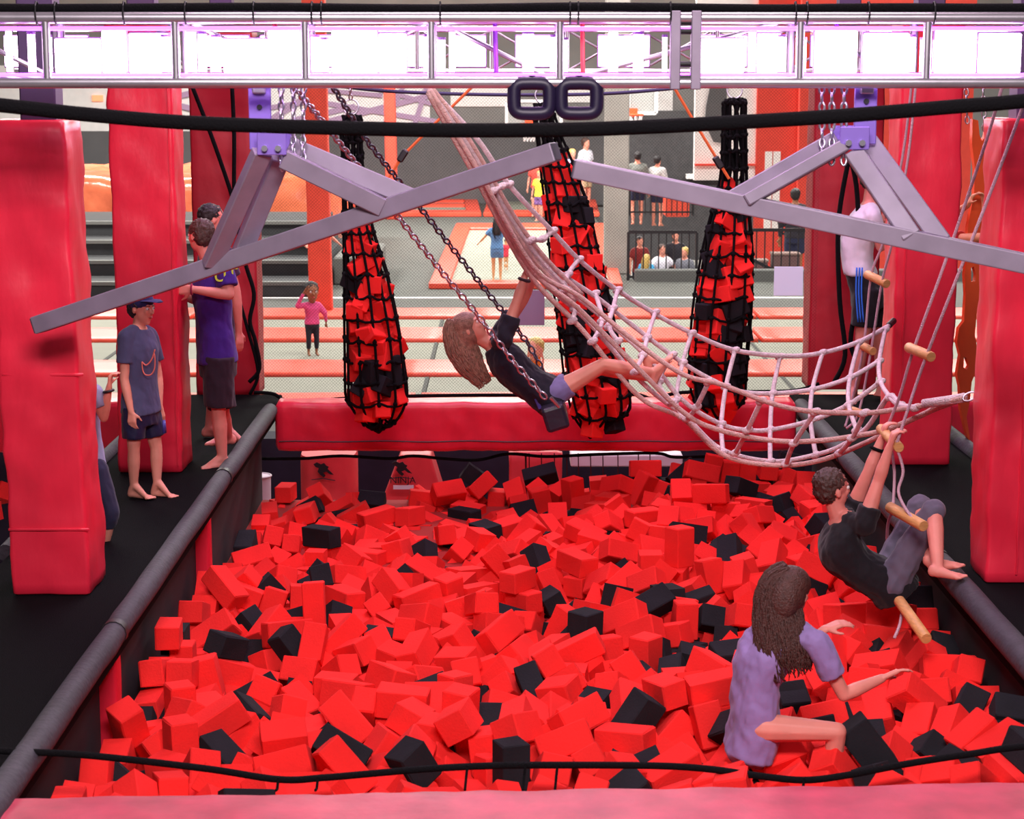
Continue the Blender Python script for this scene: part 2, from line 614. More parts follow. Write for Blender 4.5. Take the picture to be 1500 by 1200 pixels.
for sgn in (1.0, -1.0):
    c = -12.0
    while c < 12.0:
        r = clip_diag(c, sgn)
        if r:
            k = max(1, int((r[1] - r[0]) / 0.22))
            for i in range(k):
                xa, xb = r[0] + (r[1] - r[0]) * i / k, r[0] + (r[1] - r[0]) * (i + 1) / k
                ya = BN_Y + 0.05 * math.sin(xa * 1.4 + 1)
                yb = BN_Y + 0.05 * math.sin(xb * 1.4 + 1)
                w = 0.0009
                za, zb = sgn * xa + c, sgn * xb + c
                strand.add([(xa, ya, za - w), (xa, ya, za + w), (xb, yb, zb + w), (xb, yb, zb - w)], [(0, 1, 2, 3)])
        c += pitch * 1.41
st = strand.build('net_mesh', BLACK_ROPE, net)
st['kind'] = 'stuff'


def rope(px, r, m, name, parent, n=8, res=5):
    return MB().tube(spline([P(*p) for p in px], res), r, n).build(name, m, parent, smooth=True)


rope([(372, 575, BN_Y), (400, 577, BN_Y), (428, 588, BN_Y), (520, 583, BN_Y), (620, 580, BN_Y), (740, 579, BN_Y), (860, 580, BN_Y), (930, 578, BN_Y), (957, 584, BN_Y), (1000, 575, BN_Y), (1100, 574, BN_Y), (1165, 572, BN_Y), (1200, 562, BN_Y)], 0.015, BLACK_ROPE, 'border_rope', net)
rope([(365, 560, BN_Y), (380, 540, BN_Y), (374, 500, BN_Y), (366, 470, BN_Y), (372, 430, BN_Y), (358, 380, BN_Y), (344, 300, BN_Y), (343, 200, BN_Y), (340, 128, BN_Y)], 0.017, BLACK_ROPE, 'border_rope', net)
rope([(1222, 560, BN_Y), (1238, 520, BN_Y), (1230, 440, BN_Y), (1228, 330, BN_Y), (1240, 250, BN_Y), (1246, 235, BN_Y), (1256, 290, BN_Y), (1258, 420, BN_Y), (1246, 500, BN_Y), (1262, 540, BN_Y)], 0.020, BLACK_ROPE, 'border_rope', net)
rope([(282, 128, BN_Y), (310, 200, BN_Y), (336, 275, BN_Y), (344, 305, BN_Y)], 0.017, BLACK_ROPE, 'border_rope', net)
rope([(348, 430, BN_Y), (362, 480, BN_Y), (378, 545, BN_Y), (366, 578, BN_Y)], 0.014, BLACK_ROPE, 'border_rope', net)
rope([(480, 124, BN_Y), (560, 133, BN_Y), (680, 138, BN_Y), (800, 139, BN_Y), (890, 137, BN_Y), (960, 132, BN_Y), (1060, 122, BN_Y)], 0.014, mat('blue_grey_cord', (70, 70, 104), 0.7), 'top_cord', net)
# lower net under the rim pad
net2 = thing('safety_net', 'black net rope looping under the back rim pad', 'net', P(770, 670, 15.75))
rope([(366, 672, 15.7), (440, 672, 15.7), (500, 668, 15.7), (570, 672, 15.7), (605, 668, 15.7), (650, 672, 15.7), (700, 674, 15.7), (745, 665, 15.7), (800, 669, 15.7), (870, 666, 15.7), (960, 664, 15.7), (990, 670, 15.7), (1060, 668, 15.7)], 0.013, BLACK_ROPE, 'border_rope', net2)
for px in (770, 775, 793, 812, 830, 847, 865, 883, 905, 935, 952):
    MB().tube([P(px, 664, 15.72), P(px + 1, 730, 15.72)], 0.009 if px == 770 else 0.005, 6).build('hanging_cord', mat('dark_red_cord', (70, 20, 24), 0.8), net2)
for px in (366, 369):
    MB().tube([P(px, 662, 15.6), P(px, 730, 15.6)], 0.008, 6).build('post', BLACK_METAL, net2)

# near net border ropes in front of the pit
near = thing('net_border_rope', 'thick black net rope sagging across the top in front of everything', 'rope', P(750, 190, 6.9))
MB().tube(spline([P(-500, 104, 6.9), P(-20, 152, 6.9), P(130, 168, 6.9), P(300, 181, 6.9), P(560, 189, 6.9), P(700, 191, 6.9), P(900, 188, 6.9), P(1200, 172, 6.9), P(1400, 156, 6.9), P(1520, 146, 6.9), P(2000, 96, 6.9)], 8), 0.026, 10).build('rope', BLACK_ROPE, near, smooth=True)
near2 = thing('net_border_rope', 'black net rope tied along the front rim pad at the bottom', 'rope', P(750, 1140, 7.36))
MB().tube(spline([P(-300, 1080, 7.4), P(-20, 1099, 7.4), P(120, 1106, 7.4), P(300, 1126, 7.4), P(408, 1142, 7.4), P(480, 1139, 7.4), P(620, 1127, 7.4), P(720, 1122, 7.4), P(820, 1121, 7.4), P(960, 1122, 7.4), P(1040, 1127, 7.4), P(1120, 1138, 7.4), P(1180, 1143, 7.4), P(1240, 1136, 7.4), P(1330, 1119, 7.4), P(1420, 1105, 7.4), P(1520, 1092, 7.4), P(1800, 1075, 7.4)], 8), 0.0145, 8).build('rope', BLACK_ROPE, near2, smooth=True)
for px, py in ((408, 1142), (466, 1141), (817, 1122), (770, 1122), (1178, 1143), (685, 1124)):
    MB().tube([P(px, py - 3, 7.39), P(px - 2, py + 14, 7.38), P(px - 4, 1158, 7.34)], 0.006, 6).build('tie', BLACK_ROPE, near2)

# ------------------------------------------------------------------ box trusses with LED lights
TF_Y, TF_D = 8.76, 0.29
LED_WHITE = mat('led_white_pink', (255, 235, 255), 0.5, emit=(1.0, 0.72, 1.0), power=11.0)
HALO_PURPLE = mat('halo_purple', (200, 90, 255), 0.5, emit=(0.62, 0.12, 1.0), power=3.5)
LED_HOUSING = mat('led_housing', (150, 110, 170), 0.4, metal=0.4)


def box_truss(label, xa, xb, y, d, zb, zt, posts, plates=(), diag=True, r=0.025, cross=False):
    t = thing('box_truss', label, 'truss', ((xa + xb) / 2, y, zb))
    for yy in (y, y + d):
        for z in (zb, zt):
            MB().tube([(xa, yy, z), (xb, yy, z)], r, 16).build('chord', ALU, t, smooth='edge')
    for i, x in enumerate(posts):
        for yy in (y, y + d):
            MB().tube([(x, yy, zb), (x, yy, zt)], r * 0.75, 10).build('upright', ALU, t, smooth='edge')
        for z in (zb, zt):
            MB().tube([(x, y, z), (x, y + d, z)], r * 0.6, 8).build('cross_tube', ALU, t, smooth='edge')
        if diag and i + 1 < len(posts):
            x2 = posts[i + 1]
            a, b = (zb, zt) if i % 2 else (zt, zb)
            MB().tube([(x, y + d, a), (x2, y + d, b)], r * 0.45, 8).build('diagonal', ALU, t, smooth='edge')
            if cross:
                MB().tube([(x, y + d, b), (x2, y + d, a)], r * 0.45, 8).build('diagonal', ALU, t, smooth='edge')
    for x in plates:
        for dx in (-0.045, 0.045):
            MB().box2((x + dx - 0.022, y - 0.03, zb - 0.03), (x + dx + 0.022, y + 0.02, zt + 0.03)).build('joint_plate', ALU_DULL, t, bevel=0.004)
        for z in (zb + 0.02, (zb + zt) / 2 - 0.06, (zb + zt) / 2 + 0.08, zt - 0.02):
            MB().tube([(x - 0.06, y - 0.005, z), (x + 0.06, y - 0.005, z)], 0.012, 8).build('bolt', BLACK_METAL, t)
    return t


zb, zt = P(750, 121, TF_Y).z, P(750, 26, TF_Y).z
posts = [P(x, 70, TF_Y).x for x in (-119, 68, 257, 447, 632, 820, 1172, 1358, 1545)]
box_truss('aluminium box truss full of purple lights across the top of the picture', -3.6, 3.9, TF_Y, TF_D, zb, zt, posts, (P(1004, 70, TF_Y).x,))
bundle = thing('cable_bundle', 'black cable bundle tied along the top of the lit truss', 'cable', (0, TF_Y, zt + 0.03))
MB().tube(spline([(x, TF_Y + 0.02, zt + 0.043 + 0.008 * noise.noise(V((x * 1.3, 0, 0)))) for x in [-3.6 + 0.3 * i for i in range(26)]], 3), 0.02, 8).build('cable', BLACK_ROPE, bundle, smooth=True)
for px in (54, 82, 182, 272, 372, 457, 471, 645, 835, 847, 982, 1165, 1182, 1272, 1368):
    x = P(px, 20, TF_Y).x
    MB().tube([(x, TF_Y + 0.035 * math.cos(k * PI / 5), zt + 0.02 + 0.05 * math.sin(k * PI / 5)) for k in range(10)], 0.004, 5, closed=True).build('cable_tie', BLACK_METAL, bundle)

# LED bars standing inside the front truss; wide panels added for the broad glow
bars = [(5, 9), (36, 11), (60, 8), (106, 66), (158, 34), (208, 58), (236, 12), (246, 9), (273, 13), (291, 12), (309, 15),
        (352, 64), (412, 46), (441, 13), (457, 12), (472, 12), (516, 66), (572, 40), (624, 10), (645, 12), (661, 9),
        (774, 17), (811, 8), (829, 9), (900, 14), (938, 15), (978, 7), (1062, 64), (1107, 11), (1134, 34),
        (1150, 12), (1180, 15), (1234, 62), (1305, 66), (1344, 12), (1367, 16), (1408, 60), (1476, 62)]
BAYS = [(68, 'the cut bay over the big near pillar'), (257, 'the first full truss bay above the boys'), (447, 'the truss bay above the hanger over the boys'),
        (632, 'the truss bay above the swing chains'), (820, 'the truss bay above the cargo net top'), (1004, 'the truss bay above the padded rings and column'),
        (1172, 'the truss bay above the railing'), (1358, 'the truss bay above the hanger over the cargo net'), (9999, 'the last truss bay above the orange board')]
ORD = ('first', 'second', 'third', 'fourth', 'fifth', 'sixth', 'seventh', 'eighth', 'ninth')
count_in = {}
for i, (px, w) in enumerate(bars):
    x = P(px, 70, TF_Y).x
    ww = w / 331.0
    yy = TF_Y + 0.10 + 0.03 * (i % 3)
    h0, h1 = zb + 0.035, zt - 0.045 - 0.012 * (i % 4)
    bay = next(n_ for lim, n_ in BAYS if px < lim)
    count_in[bay] = count_in.get(bay, 0) + 1
    lab = f"{'wide added glow of' if w >= 20 else 'thin'} white light, {ORD[count_in[bay] - 1]} in {bay}"
    b = thing('glow_panel' if w >= 20 else 'light_tube', lab, 'LED light', (x, yy, h0), 'lights in the front truss')
    if w >= 20:
        MB().box2((x - ww / 2, yy, h0 + 0.008), (x + ww / 2, yy + 0.02, h1 - 0.008)).build('lens', LED_WHITE, b, bevel=0.004)
        MB().box2((x - ww / 2 - 0.004, yy + 0.021, h0), (x + ww / 2 + 0.004, yy + 0.05, h1)).build('housing', LED_HOUSING, b, bevel=0.004)
    else:
        MB().tube([(x, yy, h0 + 0.012), (x, yy, h1 - 0.012)], ww / 2, 10).build('tube', LED_WHITE, b, smooth='edge')
        MB().tube([(x, yy, h0), (x, yy, h0 + 0.012)], ww / 2 + 0.003, 10).build('cap', LED_HOUSING, b)
        MB().tube([(x, yy, h1 - 0.012), (x, yy, h1)], ww / 2 + 0.003, 10).build('cap', LED_HOUSING, b)
for z, lab in ((zt - 0.045, 'added purple halo strip along the upper chord of the front truss'), (zb + 0.032, 'added purple halo strip along the lower chord of the front truss')):
    tag(MB().tube([(-3.5, TF_Y + 0.06, z), (3.8, TF_Y + 0.06, z)], 0.009, 8).build('halo_strip', HALO_PURPLE, smooth='edge'), lab, 'LED light')  # added glowing tubes that imitate the purple halo around the lights
POLE_PURPLE = mat('purple_pole', (150, 60, 200), 0.4)
POLE_RED = mat('red_pole', (214, 60, 70), 0.4)
for px, pb, m_, lab in ((725, 727, POLE_PURPLE, 'purple pole standing in the middle bays of the truss'), (853, 854, POLE_RED, 'red pole standing in the middle bays of the truss'),
                        (1226, 1218, POLE_PURPLE, 'purple slanting pole in the truss above the hanging beam bracket'), (402, 414, POLE_RED, 'red slanting pole in the truss near the swing chains')):
    tag(MB().tube([P(px, 32, TF_Y + 0.2), P(pb, 112, TF_Y + 0.2)], 0.010, 8).build('pole', m_, smooth='edge'), lab, 'pole')

# second truss at the back of the pit, carrying the foam bags
TB_Y = 14.75
zbb, ztb = P(750, 105, TB_Y).z, P(750, 42, TB_Y).z
box_truss('second aluminium box truss seen through the first, holding the net bags', -3.6, 4.2, TB_Y, 0.29, zbb, ztb, [-3.4 + 0.55 * i for i in range(14)], (), True, 0.022, True)
NUM = 'one two three four five six seven eight nine ten eleven twelve thirteen fourteen fifteen sixteen seventeen eighteen'.split()
for i, px in enumerate((40, 110, 210, 330, 400, 480, 560, 615, 685, 790, 895, 925, 1060, 1125, 1215, 1300, 1385, 1450)):
    p = P(px, 74, TB_Y + 0.1)
    b = thing('glow_panel', f'small white light in the back truss, number {NUM[i]} from the teenagers side', 'LED light', (p.x, p.y, zbb), 'lights in the back truss')
    w = (0.17, 0.09, 0.13)[i % 3]
    MB().box2((p.x - w, p.y, zbb + 0.04), (p.x + w, p.y + 0.02, ztb - 0.05)).build('lens', LED_WHITE, b, bevel=0.004)
    MB().box2((p.x - w - 0.01, p.y + 0.021, zbb + 0.03), (p.x + w + 0.01, p.y + 0.05, ztb - 0.04)).build('housing', LED_HOUSING, b, bevel=0.004)

# two black padded square rings under the front truss
for cx, lab in ((779, 'black padded square ring under the truss, the one over the net bag'), (848, 'black padded square ring under the truss, nearer the basketball hoop')):
    c = P(cx, 144, TF_Y)
    hw, hh = 0.078, 0.066
    ring = []
    for k in range(28):
        t = 2 * PI * k / 28
        ct, s_ = math.cos(t), math.sin(t)
        ring.append(c + V((hw * math.copysign(abs(ct) ** 0.45, ct), 0, hh * math.copysign(abs(s_) ** 0.45, s_))))
    tr = thing('padded_ring', lab, 'ring', c)
    MB().tube(ring, 0.031, 10, closed=True).build('padding', mat('black_purple_padding', (30, 20, 52), 0.45), tr, smooth=True)
    MB().tube([c + V((0, 0, hh)), V((c.x, TF_Y, zb + 0.03))], 0.015, 8).build('strap', BLACK_ROPE, tr)


# ------------------------------------------------------------------ suspended aluminium beams
PURPLE_LIT_PLATE = mat('purple_lit_hanger_plate', (146, 118, 212), 0.4, metal=0.3)  # purple glow of the LEDs painted into the plate colour


def beam_frame(label, ends, legs, apex, w=0.10, h=0.085):
    """one long rectangular beam hung on four legs from an apex bracket; every entry (px, py, distance)"""
    A, B = P(*ends[0]), P(*ends[1])
    ap = P(*apex)
    t = thing('hanging_beam', label, 'beam', (A + B) / 2)
    d = (B - A).normalized()
    MB().bar(A, B, w, h).build('beam', ALU_DULL, t, bevel=0.006, segs=2)
    for E in (A, B):
        MB().bar(E - d * 0.006, E + d * 0.006, w * 0.86, h * 0.86).build('end_cap', mat('dark_end_cap', (60, 56, 70), 0.6), t)
    for top, fr, sg in legs:
        bot = A + (B - A) * fr + V((0, sg * (w / 2 - 0.02), 0.01))
        MB().bar(P(top[0], top[1], apex[2] + sg * 0.06), bot, 0.055, 0.085, up=(1, 0, 0.6)).build('leg', ALU_DULL, t, bevel=0.005)
    for sg in (-1, 1):
        MB().box(ap + V((0, 0.10 * sg, 0.02)), (0.13, 0.012, 0.10)).build('apex_plate', PURPLE_LIT_PLATE, t, bevel=0.003)
        for dx in (-0.03, 0.03):
            MB().tube([ap + V((dx, 0.13 * sg, 0.0)), ap + V((dx, -0.02 * sg, 0.0))], 0.014, 8).build('bolt', STEEL, t)
    return t, ap




def hanger(label, ap, plate_dx):
    t = thing('hanger_bracket', label, 'bracket', ap)
    x = ap.x + plate_dx
    MB().box2((x - 0.05, ap.y - 0.02, ap.z - 0.01), (x + 0.05, ap.y + 0.0, zb)).build('plate', PURPLE_LIT_PLATE, t, bevel=0.004)
    MB().box2((x - 0.03, ap.y - 0.05, zb - 0.05), (x + 0.03, ap.y + 0.03, zb)).build('clamp', STEEL, t, bevel=0.006)
    for z in (0.04, 0.18):
        MB().tube([(x, ap.y - 0.035, ap.z + z), (x, ap.y + 0.01, ap.z + z)], 0.012, 8).build('bolt', BLACK_METAL, t)
    for dx, r in ((0.10, 0.0065), (0.155, 0.006), (0.20, 0.0055)):
        q = -dx if plate_dx > 0 else dx
        chain_mb([(x + q, ap.y - 0.03, zb - 0.01), (x + q * 0.96, ap.y - 0.03, ap.z + 0.03), (x + q * 0.98, ap.y - 0.06, ap.z - 0.10)], 0.036, r).build('chain', STEEL, t, smooth=True)
    return t


BL = beam_frame('tilted aluminium beam hanging on struts over the boys on the platform', ((55, 476, 9.55), (814, 222, 8.75)),
                (((384, 222), 0.36, -1), ((410, 232), 0.415, 1), ((424, 214), 0.74, 1), ((414, 232), 0.69, -1)), (402, 216, 8.98))
hanger('purple-lit hanger plate with chains above the beam over the boys', BL[1], -0.06)
BR = beam_frame('tilted aluminium beam hanging on struts over the cargo net', ((842, 247, 8.85), (1530, 392, 8.55)),
                (((1220, 203), 0.335, 1), ((1240, 212), 0.365, -1), ((1250, 222), 0.72, -1), ((1272, 208), 0.79, 1)), (1246, 208, 8.90))
hanger('purple-lit hanger plate with chains above the beam over the cargo net', BR[1], 0.06)

# ------------------------------------------------------------------ foam blocks in the pit (resting places)
# size code (+10 for black), x y z in millimetres, three turns in degrees; the blocks that show largest come first
BLOCKS = [
(10,1543,8099,-187,-143,-1,-89), (1,1167,8125,-250,-73,31,-61), (3,-701,8220,-330,28,31,-145), (0,989,9066,-242,81,-5,100), (0,697,8016,-281,69,-8,121), (10,21,8438,-408,-1,0,22), (12,-413,8394,-376,28,-6,-52), (1,1909,7678,-212,52,-19,-31),
(2,-218,8757,-300,86,-121,-10), (0,545,8690,-371,11,-94,-40), (0,-1366,9066,-392,-4,-61,-155), (0,-1795,9051,-424,-18,21,-143), (1,-1010,8630,-336,81,64,91), (0,1404,7983,-281,-28,154,-32), (3,-759,9128,-422,-137,-28,-93), (0,1152,7759,-269,-127,-17,49),
(0,267,8567,-336,50,-124,-51), (0,1580,7542,-212,-62,-42,40), (3,1970,9116,-318,141,-33,68), (3,-1704,11669,-429,-17,-52,-19), (1,759,9121,-273,-84,7,-153), (10,614,8990,-367,-33,11,-61), (0,-34,10784,-462,-66,-28,-53), (0,337,8804,-301,-76,-32,-58),
(0,1676,9923,-334,134,40,25), (12,1054,8740,-336,-52,44,-133), (0,-995,8496,-424,-75,-25,-93), (0,-1507,8786,-421,0,-1,30), (0,2136,10629,-318,94,-16,-120), (0,401,10382,-437,177,63,-6), (0,1094,12166,-296,2,178,-54), (2,52,8675,-315,-73,-120,-53),
(0,-502,9254,-366,-95,6,-96), (0,1828,7796,-251,20,36,-110), (0,-482,10388,-455,71,160,-24), (0,899,7382,-171,-178,-12,-11), (1,2049,8289,-215,-52,5,-67), (11,-1542,10531,-454,-70,-10,144), (10,536,7818,-313,-37,-159,-58), (1,949,8896,-364,-11,21,96),
(3,2088,7783,-223,-51,-75,-22), (1,-1835,8463,-464,32,-180,0), (0,1611,9526,-369,-142,-35,-5), (1,-1061,10527,-447,33,-7,175), (0,-455,9034,-374,66,-62,7), (0,-1539,7876,-363,53,143,-9), (0,201,8315,-386,-25,123,69), (0,1226,8542,-328,116,19,-112),
(0,674,10924,-415,-120,28,50), (3,455,12344,-445,22,85,146), (3,-1103,11032,-366,9,177,1), (1,72,11856,-429,-88,-2,-39), (0,2133,8182,-232,63,-4,113), (0,1980,12208,-455,67,-23,-111), (0,1717,12432,-445,145,54,33), (0,1916,9793,-368,-71,28,-112),
(1,1797,9151,-390,-60,-16,-9), (2,274,9669,-456,-142,71,7), (1,-1830,10399,-351,-8,-90,-79), (2,1963,8979,-403,56,171,-28), (1,1818,9473,-344,-81,118,67), (13,-1299,13597,-568,93,0,-128), (1,-1434,8076,-369,-100,3,18), (0,762,10424,-500,0,180,-40),
(1,-1006,7912,-346,128,32,45), (12,2293,10827,-276,100,-68,90), (3,-1646,10785,-464,44,39,64), (0,457,7929,-296,19,-22,122), (12,441,10677,-399,1,-179,-42), (2,-1127,10428,-582,80,56,-106), (0,-603,9907,-455,87,-69,39), (11,-1197,10619,-491,23,25,-127),
(0,757,10774,-467,61,23,49), (3,-925,10766,-482,154,48,-1), (2,-1346,8362,-412,45,-12,-162), (11,2281,8496,-181,101,-36,79), (3,1052,9727,-350,-97,-20,-146), (10,1360,9425,-406,88,51,-66), (1,-702,11839,-468,123,16,51), (0,769,13052,-552,55,59,-98),
(1,1473,8820,-311,102,-38,-89), (2,-1826,8880,-539,71,177,-1), (1,355,8372,-366,-37,-127,-38), (1,1392,11633,-372,55,15,160), (0,1926,10794,-358,62,102,96), (10,838,11101,-387,-70,34,-42), (0,-453,15243,-603,-83,-49,-73), (10,-747,8606,-385,44,45,-133),
(1,1332,10864,-389,-27,67,-108), (1,787,8968,-439,-50,-23,-70), (3,-536,11708,-509,143,76,-7), (11,2159,7803,-109,-48,-74,-22), (11,-1326,8807,-480,-118,3,-131), (0,-505,11184,-486,-75,-152,39), (1,-1220,8070,-361,42,52,-143), (0,2323,12441,-499,42,-172,8),
(2,-1691,9962,-445,78,0,-2), (1,-1583,10126,-508,4,167,2), (0,-826,10560,-512,68,-16,43), (0,-244,10700,-528,19,-26,-36), (0,1495,14149,-379,-86,-8,-108), (1,2319,9598,-328,60,14,-8), (0,-1514,10488,-597,-10,-69,33), (0,-1506,8589,-484,-91,-7,55),
(1,1248,11720,-371,-172,-11,-68), (1,2076,8853,-377,-34,46,16), (3,-1829,9976,-442,-107,-7,1), (3,-144,11200,-408,-16,109,89), (0,-994,11807,-537,-64,-85,12), (0,-824,9847,-519,90,-13,-115), (0,222,10092,-414,-107,-29,10), (1,859,11733,-424,132,49,-83),
(1,330,7710,-288,36,17,-10), (11,2217,9131,-363,29,150,-90), (0,-1258,9942,-527,-48,121,41), (3,-687,9348,-452,42,4,-6), (11,1877,8421,-333,-130,-38,44), (2,2187,9936,-371,148,16,-91), (0,-1100,9505,-552,23,160,-53), (10,1214,10197,-422,95,-70,-77),
(3,1541,15282,-454,74,-22,-79), (1,1541,10572,-442,84,41,71), (0,-218,9035,-352,-175,-4,65), (1,-258,10274,-476,55,73,23), (3,-978,14640,-666,15,-99,16), (0,-560,8856,-449,-81,-144,11), (11,1214,11016,-450,113,-55,76), (13,144,9889,-513,47,161,9),
(0,1251,9947,-409,-58,93,20), (1,139,7564,-259,-55,20,-15), (1,109,11823,-555,92,2,-140), (1,1005,8610,-470,-127,19,118), (0,-1822,11221,-467,4,70,-90), (0,-1348,10907,-469,41,-127,14), (3,-1749,13321,-667,70,46,90), (0,1445,9858,-408,-39,-70,-156),
(3,2262,9765,-367,-92,-29,-90), (1,-900,10420,-574,54,7,33), (1,1028,10989,-442,2,3,95), (3,669,9924,-458,145,18,84), (0,1671,8278,-329,-120,-138,1), (13,1556,7878,-330,10,155,-33), (1,1437,9656,-401,-75,-33,79), (3,1066,15257,-580,158,17,-49),
(0,-728,14695,-670,-83,6,153), (13,275,15529,-531,-71,38,-78), (0,-40,8192,-511,-38,-162,35), (0,1334,7870,-359,-147,-18,-45), (1,-1623,9482,-452,0,0,-154), (0,-555,8285,-489,10,-121,38), (3,2315,11492,-310,66,-10,177), (10,1478,12727,-487,26,-49,-128),
(0,-236,8593,-559,-45,-14,90), (0,914,10845,-494,-9,106,138), (1,2191,12096,-553,-117,-44,-44), (1,-1078,9912,-597,59,7,-135), (3,530,15280,-627,-7,-178,-54), (13,1385,9135,-422,-5,-14,96), (1,-534,10841,-470,-114,-2,-24), (3,-510,12220,-497,116,-21,47),
(3,322,11029,-515,-161,11,50), (0,1401,8215,-276,-30,84,65), (0,-1824,9764,-563,90,-9,0), (10,1784,14717,-459,-8,-113,-129), (0,-353,11920,-548,-8,-175,-47), (2,-95,8739,-441,-5,-8,-2), (0,-1546,9268,-438,-70,57,-131), (0,-36,10177,-554,-145,24,46),
(13,2213,13370,-436,98,-36,130), (2,1284,14216,-400,2,-53,-93), (0,-1296,10675,-594,-74,-63,126), (1,-742,8134,-435,-1,31,-145), (3,595,9225,-381,49,118,-38), (0,618,12112,-510,-128,35,18), (10,1432,10113,-390,90,169,-8), (0,2291,12956,-358,-88,180,-1),
(0,870,15296,-564,-121,-61,65), (1,19,10018,-562,-46,-39,113), (1,-1051,13326,-665,52,120,9), (2,713,7762,-310,-59,-114,-37), (2,-31,8576,-470,-94,-8,-67), (0,2260,12705,-442,75,-110,13), (0,-33,12393,-475,142,19,97), (10,213,12815,-575,25,37,151),
(11,-1059,7687,-294,109,-64,91), (0,-354,8002,-424,-65,8,104), (0,-1069,12771,-645,56,66,-83), (0,-1297,9108,-496,17,-119,25), (0,-348,13622,-706,41,39,-10), (1,-1652,8943,-494,62,-25,36), (2,-765,13582,-666,-75,-108,-34), (2,-190,13842,-652,69,104,11),
(1,-191,15394,-582,154,47,-9), (0,992,13944,-515,-6,-90,-145), (1,567,10521,-511,8,3,-162), (3,-1451,11859,-622,162,-13,-90), (3,2330,10762,-390,0,112,90), (1,2088,10162,-386,-71,58,-10), (3,562,13713,-580,24,-70,-53), (11,2285,15541,-413,-12,-79,12),
(1,-148,8406,-553,95,12,28), (0,56,9044,-387,-91,156,-4), (0,-1527,14802,-675,-88,-108,-5), (10,-319,14948,-739,91,1,-134), (3,-1231,10773,-458,92,14,119), (3,67,10592,-529,-87,137,-18), (2,1556,11101,-489,-53,57,-44), (0,147,13835,-608,27,27,49),
(1,741,13860,-549,-124,-29,-22), (2,268,15156,-645,-11,-177,-78), (11,280,11972,-599,-85,-118,11), (1,1823,13882,-490,-101,-25,-38), (10,1441,8624,-370,-10,28,91), (0,2067,10423,-395,-82,14,92), (0,2262,11107,-324,-95,21,-105), (3,283,12226,-607,145,-11,25),
(1,-897,10060,-547,90,0,76), (3,531,9634,-484,161,33,52), (0,-260,9728,-498,177,2,40), (2,-208,10041,-483,-59,170,6), (3,720,11900,-475,-49,31,-38), (1,-276,8715,-512,-51,-14,90), (1,-629,10469,-540,14,13,-29), (2,914,12193,-411,10,-92,-100),
(0,1722,12850,-471,54,-152,-36), (2,-332,8884,-402,90,-4,165), (0,491,12318,-576,-52,90,4), (1,-1763,10438,-521,0,0,89), (0,1453,11413,-481,137,32,31), (0,2073,15400,-451,91,-86,0), (0,2046,9305,-347,73,-60,94), (0,1115,15538,-471,-90,-80,91),
(2,898,7764,-250,65,-2,63), (11,2319,10154,-389,50,112,-38), (1,-1760,15501,-658,-90,0,172), (2,-421,8612,-387,88,-46,-3), (10,-1826,13530,-626,105,-3,-3), (0,-439,13998,-650,77,-6,10), (1,-1775,7664,-326,0,1,-87), (0,1714,9401,-435,-29,-62,67),
(2,1143,13664,-479,-9,-54,-89), (1,-1643,11987,-490,-158,49,7), (2,1698,13644,-531,-14,-40,-26), (10,-114,9234,-455,84,48,72), (13,-1294,9514,-528,-76,32,41), (11,-1498,11042,-491,132,11,-123), (10,-1151,11994,-464,-117,-10,10), (10,-569,13638,-746,35,-28,-140),
(0,1926,15531,-517,175,0,-90), (1,-756,11654,-580,-40,146,15), (11,-1063,15336,-700,-96,42,-99), (1,1903,12393,-519,-171,-2,-68), (0,234,9449,-532,132,-42,-33), (10,894,10178,-534,70,19,165), (0,-1279,15175,-727,-56,28,-82), (1,-880,8030,-394,-117,69,8),
(2,2282,14262,-538,64,81,89), (0,628,13527,-610,103,-10,67), (1,-969,13981,-682,59,-27,-47), (0,-1677,13824,-646,-119,13,5), (11,1148,11428,-467,-152,69,35), (3,-43,11108,-507,-51,-112,-95), (0,1822,10264,-402,6,-131,5), (1,1375,13664,-532,107,-32,-115),
(11,2051,14492,-527,94,21,153), (1,-1475,15369,-665,38,40,-63), (0,998,13158,-565,-114,-43,-50), (0,-1627,11833,-520,20,69,-164), (0,925,13482,-497,101,-156,-11), (1,-1536,13828,-699,11,-61,81), (2,79,15346,-631,-33,46,62), (0,2144,11312,-427,58,-22,97),
(0,138,11341,-609,-6,-135,-108), (0,46,13226,-601,63,-45,62), (1,2247,14447,-483,73,-162,32), (0,1292,8711,-372,-168,-21,-20), (2,24,14130,-637,41,102,-109), (0,-66,15480,-701,36,-84,49), (1,2101,12828,-477,-59,-174,-3), (0,-643,15360,-680,-31,-82,35),
(0,1587,10787,-476,-105,-44,105), (3,1866,10905,-461,-113,-46,-56), (10,1863,11801,-550,158,-17,-84), (2,1870,13150,-478,64,24,-104), (2,1785,15520,-500,0,6,0), (0,1747,7901,-314,-43,-17,-33), (0,-311,11168,-551,128,-85,-3), (3,-435,10060,-520,-109,-29,-24),
(0,8,9509,-499,116,35,116), (0,1742,11218,-527,22,-36,-68), (2,-1475,12682,-667,-21,-29,-53), (0,-304,8252,-517,148,102,2), (0,-1247,8496,-501,84,-44,87), (0,1222,9067,-466,-9,168,91), (1,1612,14165,-515,-87,-7,-97), (0,-979,13486,-705,80,91,56),
(0,1796,10041,-353,89,130,24), (0,1877,11435,-523,-109,-21,96), (0,-750,7826,-381,49,157,36), (0,-683,10695,-533,114,-24,12), (10,-233,15552,-558,54,-2,-88), (1,-1304,13240,-687,0,-1,-97), (10,-146,14098,-657,82,82,21), (10,1952,8129,-318,-93,54,15),
